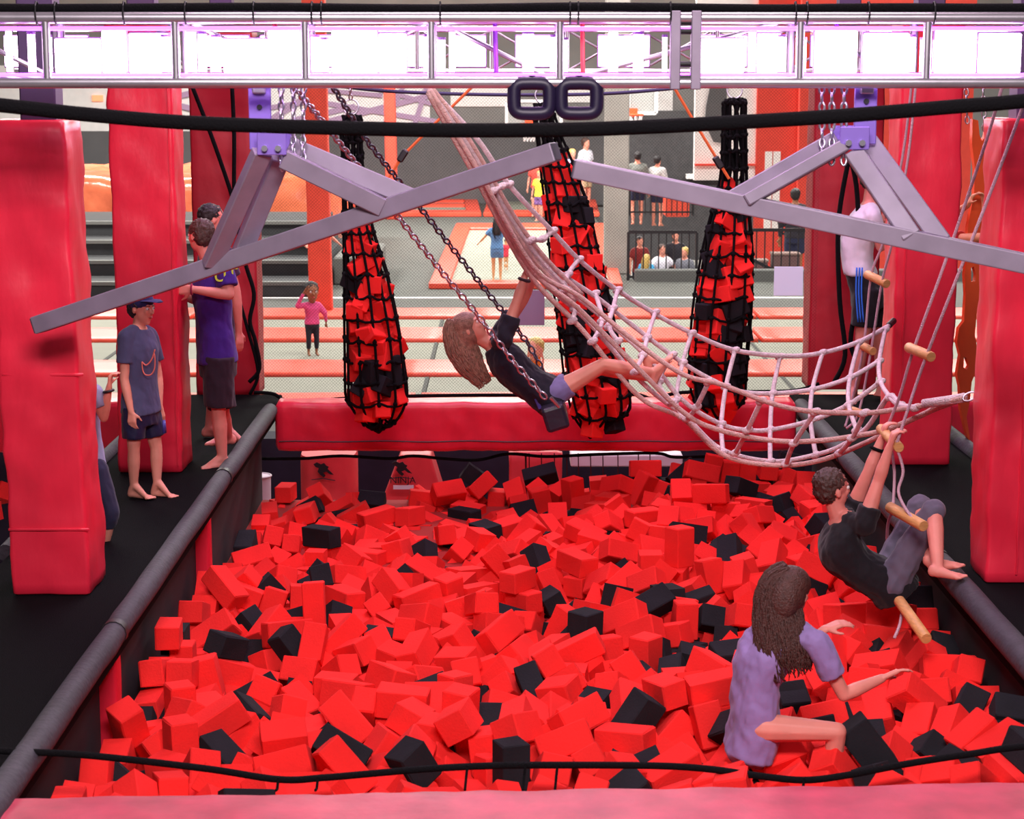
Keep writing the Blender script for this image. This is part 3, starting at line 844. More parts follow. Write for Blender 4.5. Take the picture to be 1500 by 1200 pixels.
(3,118,9309,-459,95,-53,-3), (13,654,11549,-524,-6,17,29), (2,1582,11517,-515,136,17,-70), (12,-1038,11549,-602,-130,25,24), (0,-1832,14494,-755,23,0,0), (10,412,9377,-463,0,71,57), (10,1254,13343,-501,-80,23,98), (0,-1162,14886,-719,-118,1,91),
(3,-307,9318,-451,-11,-127,93), (0,1660,13279,-549,-140,-31,40), (0,324,14080,-649,-11,-55,-37), (0,-188,12051,-581,78,84,-61), (2,844,8754,-478,32,31,-175), (0,2257,9424,-383,134,-53,38), (0,-226,11502,-503,147,69,-32), (12,135,14992,-712,78,30,97),
(2,-1086,8836,-438,-55,-19,149), (0,1091,11629,-469,-63,14,-121), (1,1526,12298,-459,-99,72,-6), (0,-260,12528,-592,-16,-83,62), (1,1363,12912,-571,-52,129,-80), (0,-728,13764,-683,10,-31,-29), (10,1238,10816,-564,22,-3,169), (3,99,12245,-518,15,162,22),
(2,-571,8573,-509,-32,44,10), (0,-1475,9486,-491,-112,-90,48), (3,933,11885,-463,34,21,76), (0,390,14500,-664,-3,135,-91), (0,-1268,11866,-537,-80,-177,7), (3,-943,9309,-554,-73,-103,-3), (1,1842,10441,-395,29,-16,88), (0,690,11391,-500,-13,18,-1),
(1,1396,10789,-556,21,14,173), (0,-608,11937,-536,174,13,59), (1,2291,9278,-372,-92,-64,90), (0,1406,11150,-414,-113,-37,9), (10,-1520,12000,-562,-49,-7,-75), (0,-661,11425,-604,-90,-7,27), (1,149,13412,-588,2,66,40), (0,-1566,14022,-672,35,-127,-96),
(0,2326,15132,-519,-5,122,84), (11,652,8429,-428,-108,-116,23), (2,315,9971,-502,32,-52,146), (0,-799,11931,-578,161,-48,-52), (2,321,12504,-589,33,-29,-119), (0,2056,12615,-524,-41,-48,146), (0,-1496,13358,-767,-126,33,75), (1,861,7605,-251,-66,6,-118),
(1,-128,8888,-454,98,1,-90), (2,-1825,11610,-582,0,123,-90), (0,1577,13712,-586,126,-44,-30), (0,1841,14410,-548,-90,-3,-124), (2,568,11989,-622,55,-162,-13), (0,-1605,13536,-777,22,-25,58), (3,-1816,14911,-715,-84,-6,7), (0,-294,15125,-743,87,7,-120),
(12,-1480,10720,-553,44,72,-83), (1,2278,15341,-517,67,-5,-89), (2,507,11507,-552,-71,108,49), (0,-1834,11814,-505,-57,-1,0), (3,-1597,13094,-731,-70,52,48), (0,826,14976,-639,93,6,-130), (2,436,15408,-657,72,-20,137), (2,2097,14731,-541,-82,32,-114),
(3,-1174,7836,-390,-53,-27,113), (0,-997,12117,-617,-12,-22,171), (0,-1258,13909,-641,77,-42,-111), (1,628,15130,-689,-54,60,-103), (0,866,14496,-602,-35,4,92), (3,556,10156,-514,11,60,-61), (1,256,10572,-504,98,-13,-39), (10,959,11380,-415,13,83,-64),
(3,1243,13888,-545,-127,12,19), (0,-744,7618,-311,-56,11,-177), (10,-1731,8558,-547,55,-31,-100), (10,984,10378,-545,-15,14,-94), (0,508,14190,-636,90,27,119), (0,-590,8059,-494,1,-70,-148), (13,1722,8998,-506,40,-2,3), (2,744,15525,-620,-90,-5,0),
(1,-1806,7889,-383,80,-11,-175), (1,1845,11619,-551,-14,-31,-15), (1,1062,13449,-527,-80,-5,173), (1,1647,15507,-461,2,-169,0), (2,-1159,8659,-532,71,-26,-111), (3,-287,12223,-584,87,4,161), (3,-1010,13734,-723,38,-81,-143), (3,-906,8730,-438,81,-25,112),
(1,-103,10418,-565,-77,17,-169), (0,1328,14100,-528,-101,51,-90), (0,-882,11574,-649,35,81,146), (0,-921,8257,-446,-88,31,101), (1,1228,9609,-482,-17,3,-102), (2,1503,11675,-470,112,34,-103), (1,-596,14882,-778,67,10,-106), (0,704,8614,-478,146,27,-29),
(1,211,10336,-488,-99,153,-2), (3,-1430,12447,-679,-50,26,179), (0,1060,12068,-479,17,87,-87), (0,1745,13987,-564,-149,-14,-41), (12,2061,14235,-623,-8,-134,-34), (1,1115,15062,-671,18,-132,-108), (10,1410,15398,-489,50,16,94), (0,1587,9096,-407,84,-52,97),
(0,293,13183,-590,-64,-155,-43), (1,511,13444,-675,-151,68,4), (0,-576,10119,-564,0,60,85), (1,1928,12959,-570,-150,30,-35), (1,1883,8815,-467,-110,-49,-108), (0,-690,12843,-656,-58,-31,-30), (1,336,13706,-694,4,-14,30), (11,-1541,15189,-735,140,51,-48),
(11,-1834,9520,-602,1,-138,89), (1,-1563,9865,-584,-82,-22,-14), (0,-721,11159,-603,-129,-36,-29), (0,-1325,10301,-667,-22,-50,-70), (0,-930,10989,-520,-98,-2,-162), (0,168,10854,-588,35,48,-76), (10,-15,11648,-629,-58,51,127), (3,-58,12337,-657,132,-26,32),
(0,-675,14739,-814,67,-101,-79), (3,1203,15319,-592,-98,-17,-133), (13,842,10591,-588,17,-23,-116), (0,2334,14666,-535,71,-180,0), (0,113,15131,-739,10,-150,97), (3,-451,11450,-530,101,155,-13), (0,2273,11752,-512,6,-125,79), (13,1679,12169,-556,100,158,-3),
(2,-1705,14678,-791,-6,161,-2), (0,-1135,10122,-640,43,-38,149), (11,-1833,10612,-442,88,0,0), (2,2171,10952,-399,58,-10,117), (0,-381,9557,-457,94,36,-96), (10,-1331,10128,-622,116,42,-39), (1,365,10160,-538,-88,1,173), (3,-1405,14714,-783,12,-136,-19),
(0,447,10402,-560,118,-117,-6), (0,894,9902,-488,-44,-86,137), (0,-1283,13644,-707,5,93,149), (1,188,8671,-455,-81,63,-83), (3,-504,12893,-692,32,174,-21), (0,1417,13831,-576,38,-172,-6), (0,-795,14164,-716,-16,68,-165), (0,2120,13956,-647,166,-44,-19),
(0,891,14078,-585,-41,-14,116), (0,2002,15275,-654,178,0,-83), (2,1828,9625,-410,145,17,53), (10,-1183,11371,-596,30,137,74), (0,1847,12532,-562,10,92,-138), (2,2076,13148,-537,134,69,-41), (1,268,15436,-657,-30,32,-156), (3,858,9268,-318,0,-57,111),
(1,1263,11174,-471,-43,7,98), (0,1782,11921,-598,-27,50,-16), (0,-888,13102,-747,-55,42,127), (3,751,14857,-663,-5,-85,145), (3,2113,14994,-567,-20,-83,-103), (0,953,8863,-558,64,-50,102), (1,1150,14284,-574,-167,8,-26), (0,-1755,15368,-866,1,-8,180),
(0,1022,9074,-379,-99,-6,91), (10,1941,10254,-478,127,19,-108), (3,-1639,7881,-438,-116,143,-9), (0,-1077,9131,-492,54,12,0), (1,-1170,14005,-711,-42,5,-22), (3,32,14723,-740,-42,109,-118), (1,-659,15187,-784,173,22,13), (2,1676,7695,-301,-66,-37,15),
(0,-1761,8138,-479,-86,14,-72), (10,1008,10759,-604,-94,9,122), (12,-363,9856,-523,109,-71,-67), (0,-1762,9319,-566,-47,-98,-88), (1,710,13326,-598,-135,-18,63), (0,-82,13634,-684,114,-139,-12), (3,-215,13442,-774,-54,36,-17), (3,2308,13949,-577,143,-42,-41),
(12,2314,13180,-387,92,0,-1), (0,-704,14550,-859,153,-3,-5), (0,-1650,14903,-787,52,-47,-157), (12,-634,12132,-531,-39,29,98), (1,704,14340,-632,27,-40,11), (1,717,9733,-482,135,24,-73), (0,2316,10338,-455,21,-7,-172), (1,1219,11052,-620,-34,108,31),
(3,-369,15370,-723,44,-107,95), (0,458,13864,-694,133,-56,3), (1,-1173,14206,-694,-115,-29,-85), (1,-1832,12967,-703,-2,-126,-90), (0,-340,13516,-860,42,-38,-73), (1,2096,9574,-414,122,3,115), (11,1967,9349,-560,0,0,-155), (2,-445,14501,-780,-54,2,71),
(11,-126,9642,-506,-36,-59,79), (0,93,10354,-573,55,42,-49), (1,1033,11135,-463,-8,-11,-88), (2,1276,10663,-542,-129,-23,-98), (0,-313,14262,-763,84,163,-6), (0,1120,9283,-438,-118,77,-41), (1,-1485,10439,-756,-55,-172,1), (0,1577,10658,-541,-67,45,-78),
(3,972,11329,-534,-17,-97,-64), (0,-351,11708,-609,80,17,172), (3,2261,12729,-573,-60,70,13), (12,1943,14612,-603,51,-18,-176), (2,176,8178,-488,-25,-23,-61), (11,1100,8173,-396,-79,50,-73), (3,1084,9499,-446,-166,78,2), (0,1673,11339,-572,-1,-148,111),
(2,1315,11709,-541,98,81,-29), (3,1502,11916,-501,81,42,83), (2,399,13108,-638,-153,-28,37), (10,745,12978,-692,-44,-130,-16), (1,-261,15489,-731,-55,-31,35), (3,892,8120,-432,150,1,100), (0,1277,8028,-376,-37,-8,99), (1,2027,13339,-551,26,127,0),
(2,-401,14645,-788,-104,-3,-103), (0,625,14744,-712,-63,31,-129), (0,1258,7528,-315,161,-46,9), (0,905,7963,-360,-145,20,105), (0,2324,10729,-576,159,4,10), (1,122,11860,-687,-53,87,0), (1,-489,15244,-824,23,-54,-11), (0,1438,15537,-516,137,-71,45),
(1,-1774,9091,-615,75,-24,113), (3,357,9174,-493,-113,0,-119), (11,-707,10926,-550,-42,98,-50), (0,-117,11816,-617,-19,170,-69), (0,1592,11768,-575,-113,-16,77), (0,793,15230,-673,-93,-61,65), (2,-89,14997,-794,81,52,-37), (0,-324,10896,-563,-91,-13,154),
(1,12,12120,-582,-17,80,-89), (0,-1760,12585,-632,-78,30,-93), (13,-1183,12884,-692,-11,50,-165), (2,389,9003,-393,31,126,-45), (0,-1172,9073,-615,-41,-22,148), (0,870,13439,-621,142,-64,15), (2,-669,14013,-762,94,-6,-34), (0,-89,15439,-832,-84,-1,147),
(2,536,9911,-525,146,21,83), (12,695,10222,-555,-88,-91,15), (0,-1032,10641,-619,-52,-151,-22), (0,222,14775,-767,74,-122,43), (12,314,7533,-306,110,49,104), (1,-1626,9201,-557,-88,22,-133), (10,1645,10408,-528,78,-27,-40), (12,-1250,12608,-688,60,123,-81),
(1,-819,12844,-724,40,38,-95), (1,-1218,13385,-808,16,-14,71), (3,-883,13665,-779,-177,-5,-17), (2,-231,13633,-837,42,140,37), (0,229,8489,-477,-75,-28,-82), (10,1504,8935,-382,71,-131,-65), (1,2198,12473,-648,32,-29,-166), (1,-1809,15529,-828,-180,0,37),
(2,-548,9305,-534,-3,-6,83), (2,1664,9729,-457,-109,23,59), (1,-736,10340,-643,-93,-57,-21), (0,-1739,10580,-576,-90,-2,-84), (0,1832,12852,-584,30,28,-36), (3,1496,15306,-611,66,12,-2), (2,766,9141,-455,23,9,-180), (0,1455,9572,-526,-78,56,93),
(0,-1562,10846,-575,127,-12,-35), (1,-1644,11528,-649,-27,4,90), (0,-1309,12815,-768,42,-35,-19), (10,-316,14011,-791,-143,-92,-8), (13,-1247,15042,-779,106,46,-76), (10,546,15025,-791,-61,-173,3), (0,-1209,15512,-794,20,177,0), (1,-484,11002,-567,-88,0,-114),
(0,1189,12363,-556,63,40,-1), (0,640,13136,-635,53,-141,-12), (1,1894,14080,-568,44,-42,-69), (1,-1294,8190,-473,82,-82,-66), (0,-1129,8270,-490,2,-132,-79), (0,-1313,9854,-620,38,121,41), (3,-875,15544,-906,0,0,-90), (1,1164,14865,-659,-165,35,4),
(10,1680,8051,-397,-11,-35,19), (0,-1340,13032,-719,4,-80,123), (1,-534,13861,-837,-3,12,-52), (0,2188,14104,-642,-5,-48,145), (3,-463,14248,-794,4,-118,87), (0,-453,15094,-868,13,155,62), (0,120,8825,-452,-32,55,-29), (0,-288,10575,-610,-147,-45,-55),
(10,1511,13003,-552,115,70,67), (11,2126,12976,-570,97,30,92), (1,1975,13665,-588,20,60,9), (1,-1835,14017,-726,-61,180,0), (0,1141,14484,-584,-126,9,77), (0,-1201,14747,-853,-15,0,-85), (0,-185,14762,-807,-72,54,136), (0,-1520,7657,-353,-16,-71,7),
(0,1050,11214,-652,-61,88,-112), (0,529,12298,-703,160,-90,-1), (13,2052,15484,-586,90,4,-1), (10,-1618,9625,-603,-121,-4,-65), (10,1275,15017,-644,-21,-7,-95), (2,-746,8391,-394,-75,-103,3), (11,293,11230,-646,-1,14,40), (10,-979,11308,-612,58,-35,-41),
(1,-137,12758,-622,-128,5,105), (1,-259,13067,-717,-58,-154,-7), (0,1381,14280,-524,84,-38,93), (13,501,14674,-771,155,-34,54), (1,-1576,15383,-752,-93,-28,0), (2,353,12128,-763,25,53,-49), (13,1152,15526,-616,-90,0,-105), (0,1063,7955,-413,-52,-10,-157),
(1,-346,8404,-569,-2,-28,30), (1,-854,10588,-692,105,11,-105), (2,-1824,11210,-612,-70,-1,-176), (1,-277,13850,-771,76,1,-75), (1,912,13672,-604,84,29,101), (2,2179,13617,-571,46,68,128), (11,1998,7497,-272,91,7,83), (10,-141,10927,-592,-126,-49,11),
(3,-196,11240,-573,105,2,-143), (0,2103,12340,-584,86,32,11), (0,-44,13845,-780,143,4,-81), (0,-880,15354,-822,-85,-102,-8), (0,-652,15525,-731,12,126,1), (1,2202,15512,-536,-92,4,0), (1,990,7730,-359,-71,18,-155), (0,-1835,14348,-839,9,0,0),
(1,2,14465,-707,76,-27,-64), (3,632,15522,-783,0,10,-180), (3,-1427,12040,-756,175,4,13), (13,1822,12339,-698,-11,81,10), (1,1090,13806,-630,169,-1,88), (0,1058,14986,-780,132,-41,82), (2,-1109,9730,-645,79,-9,-119), (12,-130,9994,-639,-24,23,63),
(11,-1132,10325,-678,21,-124,-106), (11,1443,10488,-569,123,38,77), (0,-1637,11756,-651,-99,16,-16), (12,2057,11784,-669,-36,-23,139), (12,746,13782,-692,42,-171,24), (1,622,13925,-646,-137,8,-64), (1,-1557,14595,-812,-10,-19,-3), (3,1611,8522,-432,44,-22,17),
(3,1886,9123,-521,-85,56,55), (1,2312,9013,-408,-140,-50,42), (0,-1136,9286,-600,131,35,95), (0,845,9401,-524,32,13,-173), (1,2311,12965,-494,-88,1,166), (11,1522,13221,-588,-45,65,89), (3,544,13677,-715,-95,110,-53), (2,799,14204,-611,-170,-59,28),
(1,238,9051,-462,90,36,-29), (12,427,10898,-520,-48,8,-63), (1,-1218,11171,-566,80,-45,74), (0,-729,13388,-813,6,43,177), (11,-308,8902,-546,-90,0,9), (1,-1272,11869,-675,-15,-80,81), (0,1825,12598,-693,-58,88,42), (0,-1827,10234,-532,1,58,-90),
(2,1220,11304,-647,-10,85,39), (13,1901,12195,-648,-25,-21,-106), (0,262,12962,-657,-107,17,35), (1,191,13643,-657,-103,-4,29), (0,1727,13825,-636,4,-64,127), (2,-1406,14048,-790,170,-35,31), (0,1396,14000,-619,-74,36,115), (1,1767,14706,-611,70,34,-3),
(2,2304,14662,-690,90,19,-90), (0,1753,8322,-444,-46,-24,-66), (0,-1094,8774,-592,-113,-32,-108), (2,643,8819,-487,-11,140,-70), (0,-354,10390,-640,-130,-10,-34), (10,-1347,12378,-765,-11,137,116), (3,586,12690,-661,76,-157,-8), (3,-979,14632,-788,-11,-99,16),
(0,-583,7647,-397,-21,14,-114), (1,456,8567,-482,-19,52,-76), (3,2234,8664,-300,-30,-156,-28), (2,-1135,13096,-734,86,56,10), (1,1348,13141,-624,-55,4,127), (10,-1421,14863,-785,13,-109,-20), (3,1692,14902,-589,-53,96,-31), (2,1112,7379,-270,-178,-14,-2),
(0,-1642,8386,-518,80,-105,-80), (12,-831,9040,-525,-91,-37,21), (1,1940,9491,-511,-90,0,-60), (0,-1186,10594,-758,0,0,-54), (3,-1252,9654,-616,-83,-17,-120), (1,2270,10459,-498,31,-46,168), (2,692,10645,-642,0,-180,71), (3,375,11842,-691,-33,62,6),
(3,981,13041,-676,-65,10,-103), (0,-1191,14618,-850,-180,0,-85), (1,1170,14718,-683,-126,0,-84), (0,-125,9095,-540,-90,71,80), (10,214,10122,-657,156,-2,-5), (0,-1143,10949,-560,-92,-9,-61), (0,34,10941,-637,22,5,164), (12,992,10978,-616,88,94,58),
(0,-1315,13898,-784,16,46,-130), (10,190,13974,-700,-142,82,0), (13,-1167,14419,-769,90,0,-175), (2,114,15483,-769,154,-12,86), (13,401,8310,-466,35,-127,-38), (12,-1691,8724,-626,-90,-41,-45), (13,-858,8609,-572,93,4,99), (0,-689,8783,-545,-63,-97,-4),
(1,372,9960,-632,31,-52,146), (10,1966,9951,-456,63,23,156), (0,-1535,10107,-732,167,5,95), (1,-496,10463,-602,-51,-107,110), (1,1164,11297,-514,-94,-2,98), (2,-1782,11819,-678,56,4,168), (1,1010,11828,-562,-38,-31,-96), (1,2023,11953,-634,-55,-149,-50),
(0,-442,12319,-623,62,-24,161), (1,832,12634,-641,-80,31,-36), (2,-1462,12911,-727,66,90,105), (0,-770,12669,-715,-77,-31,81), (1,-1529,13189,-806,57,-21,109), (10,-450,13111,-799,-8,16,-130), (2,-1624,13792,-829,-106,-25,-71), (13,388,14882,-764,92,-20,11),
(10,185,8001,-491,23,27,120), (3,-827,9354,-512,-88,167,14), (11,-918,9704,-697,21,140,-58), (0,1184,10488,-574,2,151,-4), (10,448,11686,-656,39,153,46), (1,1227,11859,-464,-66,-34,-78), (1,1382,12317,-508,-7,68,-102), (0,-468,12646,-647,102,-11,135),
(1,1335,12581,-600,-46,-175,-37), (1,1222,12682,-560,-35,38,-172), (1,-1388,13494,-774,-31,-29,-108), (3,-1748,15232,-855,-118,-2,90), (11,465,8186,-361,-18,28,-13), (2,2005,8624,-451,160,49,-6), (0,2287,7395,-546,0,0,26), (12,2289,7609,-594,90,56,-90),
(0,1198,7434,-572,117,74,27), (1,2118,7436,-525,14,-97,-135), (1,2294,7379,-356,90,0,-89), (1,1322,7631,-693,22,0,-4), (2,2268,7745,-518,0,-55,90), (0,1669,9612,-621,151,-5,1), (0,1762,10740,-664,127,-46,33), (13,1875,10862,-748,5,53,157),
(0,228,11980,-821,-70,-96,36), (0,225,12321,-884,66,45,-11), (10,412,15255,-881,101,7,-97), (0,421,15405,-833,85,34,-99), (0,1134,15510,-751,98,90,-61), (2,-1177,7375,-536,-1,-91,1), (0,1005,7512,-619,59,79,1), (3,1951,7451,-524,38,-90,32),
(3,2021,7481,-397,-89,-83,71), (0,2322,7370,-166,0,-180,0), (3,-1256,7576,-578,17,-87,-3), (2,887,7758,-668,-115,-64,50), (3,1228,7793,-524,-17,28,109), (10,767,7936,-637,145,15,-19), (0,-1830,10039,-612,-1,100,89), (0,115,9950,-654,-64,-46,-102),
(3,-1542,9972,-712,12,-114,-6), (0,-1064,9945,-737,58,59,123), (0,1127,10282,-601,-160,-19,21), (0,-1384,10744,-712,75,-14,-41), (3,-1580,10759,-805,-90,9,-40), (0,555,10799,-668,18,-167,-72), (0,1289,11518,-574,46,-93,-81), (1,13,11989,-748,-28,-173,-21),
(0,2056,12198,-682,-52,57,-161), (0,-302,13282,-862,33,29,-22), (1,786,13428,-758,-87,-2,22), (0,1479,13335,-682,-53,65,89), (2,1642,14083,-638,-56,-83,108), (0,1606,14307,-512,2,21,174), (3,-686,14740,-953,-84,-9,-112), (0,1930,14491,-706,89,-37,80),
(1,2073,14669,-756,0,-149,103), (0,-729,15314,-872,8,-175,86), (13,304,15247,-783,-41,-79,-149), (12,1406,15522,-647,137,-71,45), (0,2327,15543,-626,2,-176,0), (1,-1559,7365,-432,-180,-21,0), (0,-1141,7438,-395,90,1,-170), (0,-1021,7509,-501,-64,-176,9),
(12,-858,7419,-440,5,-1,99), (0,75,7370,-574,0,-33,-180), (1,253,7382,-430,-8,-170,-89), (0,821,7370,-538,-179,-56,-1), (0,1014,7426,-480,90,-11,1), (2,1537,7370,-507,130,0,90), (0,1735,7370,-491,0,-180,0), (3,2118,7695,-418,28,-118,-96),
(11,2231,7530,-273,-72,-53,86), (2,-1805,7676,-631,-87,91,-87), (0,-922,7701,-592,-66,-165,13), (13,203,7787,-452,-79,20,-61), (11,478,7825,-476,39,-34,17), (3,580,7649,-459,-172,-18,-50), (1,964,7742,-536,6,65,-130), (0,2274,7870,-283,-90,55,-90),
(0,-909,7881,-708,-75,-17,-81), (0,82,8325,-579,5,-67,113), (1,1504,8017,-439,-71,-33,-13), (10,869,8493,-509,127,-33,41), (0,1192,8387,-489,-90,-55,6), (3,-1811,8870,-708,52,-58,-147), (3,989,9056,-518,-33,-100,36), (0,2146,8996,-471,-106,38,17),
(0,1005,9665,-520,123,-8,75), (0,2317,9526,-522,-28,8,11), (3,-1699,10036,-609,78,0,0), (3,-655,9896,-651,15,16,83), (1,2285,9710,-492,102,-61,87), (0,1321,9947,-562,90,14,-75), (0,1884,10002,-563,-33,-26,-26), (0,2142,10125,-508,96,-32,-21),
(0,-200,10324,-653,-17,-3,102), (10,-59,10753,-650,-124,12,98), (12,1911,10706,-503,169,-3,-11), (0,532,10999,-612,85,-53,35), (0,2126,10785,-469,-144,-13,93), (0,2260,10969,-572,98,-68,-93), (10,-1272,11015,-705,26,-69,-160), (10,64,11153,-682,96,90,-12),
(3,-1171,11699,-657,-101,23,-53), (0,-125,12026,-704,50,84,-61), (1,151,12129,-703,-70,-24,-70), (2,2287,12310,-639,107,-47,90), (0,1576,12385,-585,105,72,-6), (10,-1042,12748,-774,-42,-66,97), (0,1712,12615,-564,-96,1,122), (10,545,12955,-686,41,22,-136),
(0,1529,12737,-626,25,-49,-128), (0,877,13244,-666,22,138,17), (11,2295,13152,-528,-81,-88,-99), (0,-438,13671,-912,133,8,63), (11,1298,13448,-659,31,29,76), (0,1241,13797,-644,18,129,93), (3,-1581,14010,-878,85,0,-128), (0,-523,14599,-919,40,82,-74),
(0,1316,14626,-600,83,-144,25), (10,1478,15000,-656,136,49,-32), (13,1915,14763,-651,40,133,-65), (2,2178,14811,-694,-20,5,-164), (3,4,15237,-833,-74,-59,-86), (0,364,15102,-844,-14,-6,85), (2,928,15329,-794,-62,-37,149), (0,2180,15300,-679,-157,2,97),
(1,-682,15550,-870,-54,1,90), (2,2183,15522,-670,-60,95,30), (0,-1830,7559,-499,2,-89,-91), (2,-1489,7524,-537,-96,-2,104), (3,-1365,7364,-411,0,-180,-87), (0,-1020,7550,-371,8,-116,-89), (2,-713,7538,-582,-94,66,-80), (0,-310,7444,-529,86,22,159),
(11,-115,7418,-582,-94,-113,3), (10,194,7578,-515,9,48,-118), (0,427,7569,-486,-137,83,9), (1,642,7425,-462,-67,-146,0), (0,983,7425,-347,90,78,0), (0,1380,7370,-439,0,-138,0), (3,1692,7516,-391,16,50,13), (1,-1235,7802,-601,-147,6,11),
(3,-911,7895,-509,-39,-131,-23), (1,-590,7740,-595,61,-153,50), (0,-157,7608,-520,24,13,-109), (0,181,7651,-364,-117,-50,-79), (11,708,7743,-593,-8,27,125), (0,841,7639,-444,-79,-29,-147), (3,1271,7695,-428,39,-17,-88), (1,2046,7906,-329,128,-75,-22),
(1,2277,7946,-177,-64,-55,90), (1,-1753,7824,-637,90,0,94), (0,-125,8022,-524,47,-52,-44), (0,1822,8119,-383,105,-128,1), (2,655,8199,-403,-1,-26,147), (0,363,8733,-521,36,-9,-150), (0,1225,8604,-486,-119,-15,77), (10,1233,8891,-444,120,15,-104),
(1,1768,8542,-439,-146,-25,-83), (2,-1600,8954,-633,72,-32,16), (0,1536,9011,-516,-94,-52,96), (0,-614,9163,-585,-22,-124,1), (3,562,9182,-528,-65,11,29), (2,2105,9224,-509,-41,43,-6), (0,341,9667,-576,141,-109,7), (12,-851,9905,-677,90,0,-98),
(1,1415,9731,-505,75,33,-101), (1,394,10109,-666,-61,92,105), (0,2330,9935,-462,0,104,-90), (0,-963,10242,-685,-35,36,31), (0,1342,10314,-594,-66,-44,-106), (3,-634,10711,-700,82,22,-103), (11,-79,10590,-656,9,-36,168), (1,-840,10796,-652,0,0,-90),
(3,-505,10738,-567,-27,114,70), (1,778,11129,-528,-101,38,-93), (0,821,11364,-563,-65,-174,5), (0,1479,11234,-605,69,-103,-71), (0,1974,11247,-576,76,103,-3), (10,748,11656,-553,-77,-27,-153), (0,2054,11525,-624,-66,-13,-169), (3,2246,11806,-632,122,55,79),
(0,-1133,12017,-668,3,-96,142), (1,2258,12010,-639,-57,-39,-127), (1,-1804,12411,-644,-2,127,87), (2,115,12394,-626,-126,12,89), (0,-976,12504,-736,30,34,-35), (0,24,12594,-612,-105,37,-37), (0,433,12768,-681,-30,-9,-87), (1,105,12842,-654,49,-37,-29),
(0,1199,12869,-657,-2,57,-166), (13,2091,12843,-667,-53,34,-151), (2,-1773,13222,-826,-54,169,-16), (1,-1092,13338,-811,-77,-15,165), (13,18,12919,-718,65,143,-29), (0,660,13169,-816,131,2,13), (0,1228,13250,-615,72,-12,-61), (10,-1775,13392,-780,90,47,90),
(1,-754,13583,-813,96,156,-14), (1,-44,13396,-749,120,11,-40), (1,1777,13252,-622,-2,-31,157), (3,2142,13460,-612,-35,12,-109), (3,2339,13290,-597,-2,0,-180), (11,1351,13634,-678,54,-13,-6), (2,1990,13857,-644,0,68,141), (3,-1762,14200,-775,92,0,-90),
(10,-978,14135,-805,55,128,54), (2,1529,13788,-770,-31,-8,165), (0,-610,14303,-875,11,-79,72), (0,184,14230,-711,0,0,-46), (0,1442,14647,-525,63,132,15), (10,-152,14602,-828,148,38,-69), (0,2144,14487,-700,-57,-166,1), (0,-429,14851,-877,111,-90,-32),
(11,2311,14893,-676,18,-122,-96), (1,-1785,15102,-851,-22,-101,21), (0,-1472,15090,-838,-48,43,-153), (1,-1528,15555,-771,142,0,-90), (0,-1410,15550,-881,180,55,0), (0,-1753,7368,-498,-96,-2,90), (10,-1685,7494,-339,-23,176,9), (11,-798,7365,-285,2,-85,-2),
(0,-651,7373,-545,-8,-71,8), (10,-434,7440,-368,-19,11,107), (11,-296,7551,-374,90,-21,8), (0,-62,7497,-382,39,150,67), (0,383,7365,-385,-8,0,90), (11,689,7568,-362,-42,150,-17), (2,1150,7404,-442,-97,166,0), (0,1558,7465,-340,101,-133,25),
(1,1866,7365,-359,0,0,0), (0,-1626,7662,-497,-86,92,-86), (0,-1356,7775,-531,-24,5,11), (1,-442,7615,-474,-145,-4,18), (3,-100,7720,-390,-64,-59,-131), (11,1390,7524,-538,-68,-67,-111), (0,1478,7671,-362,53,7,100), (1,2333,7633,-398,0,145,-90),
(0,-1424,8002,-487,18,-100,-92), (2,19,7918,-485,-117,28,-91), (10,370,8089,-490,-106,29,-9), (11,2233,8055,-237,105,31,121), (2,876,8274,-470,-89,8,-170), (1,1251,8353,-370,-57,13,77), (0,2236,8268,-330,104,27,-100), (0,1506,8792,-449,-23,50,-70),
(1,-878,8801,-585,76,164,-7), (1,993,9372,-412,15,169,-13), (0,1362,9316,-514,45,-45,123), (1,-604,9716,-581,53,-58,-23), (1,-121,9849,-583,-101,-64,78), (13,806,9544,-540,-78,31,89), (1,1104,9986,-502,-84,-62,-10), (1,1048,10612,-595,74,81,-84),
(1,-1811,10773,-633,46,-51,-143), (0,562,11156,-537,56,-52,43), (1,1838,11023,-588,-147,-22,-34), (2,420,11320,-602,8,-16,-141), (3,-1677,11376,-638,167,-19,1), (1,-114,11417,-597,81,-13,12), (0,362,11618,-742,-28,-3,136), (1,1227,11991,-551,-122,10,121),
(2,-1192,12473,-745,-86,-60,-49), (1,-1179,12260,-692,-69,152,-49), (2,306,12373,-742,-47,-26,148), (3,770,12308,-551,-34,-88,92), (3,-1663,12772,-746,67,42,-115), (0,-738,12494,-656,-61,30,-38), (1,148,12548,-687,138,25,-56), (0,944,12442,-553,-41,-176,35),
(11,-48,13132,-685,-39,60,134), (11,405,13308,-701,-54,21,62), (3,1540,13515,-671,44,24,2), (1,1977,13536,-623,-10,-33,176), (1,-1800,13792,-811,7,31,90), (1,-1643,14423,-788,-85,8,123), (11,224,14508,-747,91,128,-7), (0,1521,14476,-632,12,-23,23),
(1,-845,14898,-751,31,-56,144), (0,1402,14840,-590,-53,54,-69), (1,2331,15021,-604,5,-122,-96), (1,-1030,15086,-836,1,131,-94), (1,-853,15050,-805,97,-32,76), (12,1690,15194,-651,-112,-70,20), (1,1619,15381,-653,23,-168,-4), (3,1852,15285,-653,-6,-153,100),
(0,-1447,15359,-925,-19,20,-156), (1,1670,15550,-645,-3,-76,0), (1,-1832,7521,-330,-179,0,-2), (0,-1363,7505,-397,-180,-61,10), (1,-880,7615,-409,30,61,132), (0,-635,7444,-416,58,109,8), (0,-212,7365,-417,24,0,-90), (1,83,7365,-324,0,-136,0),
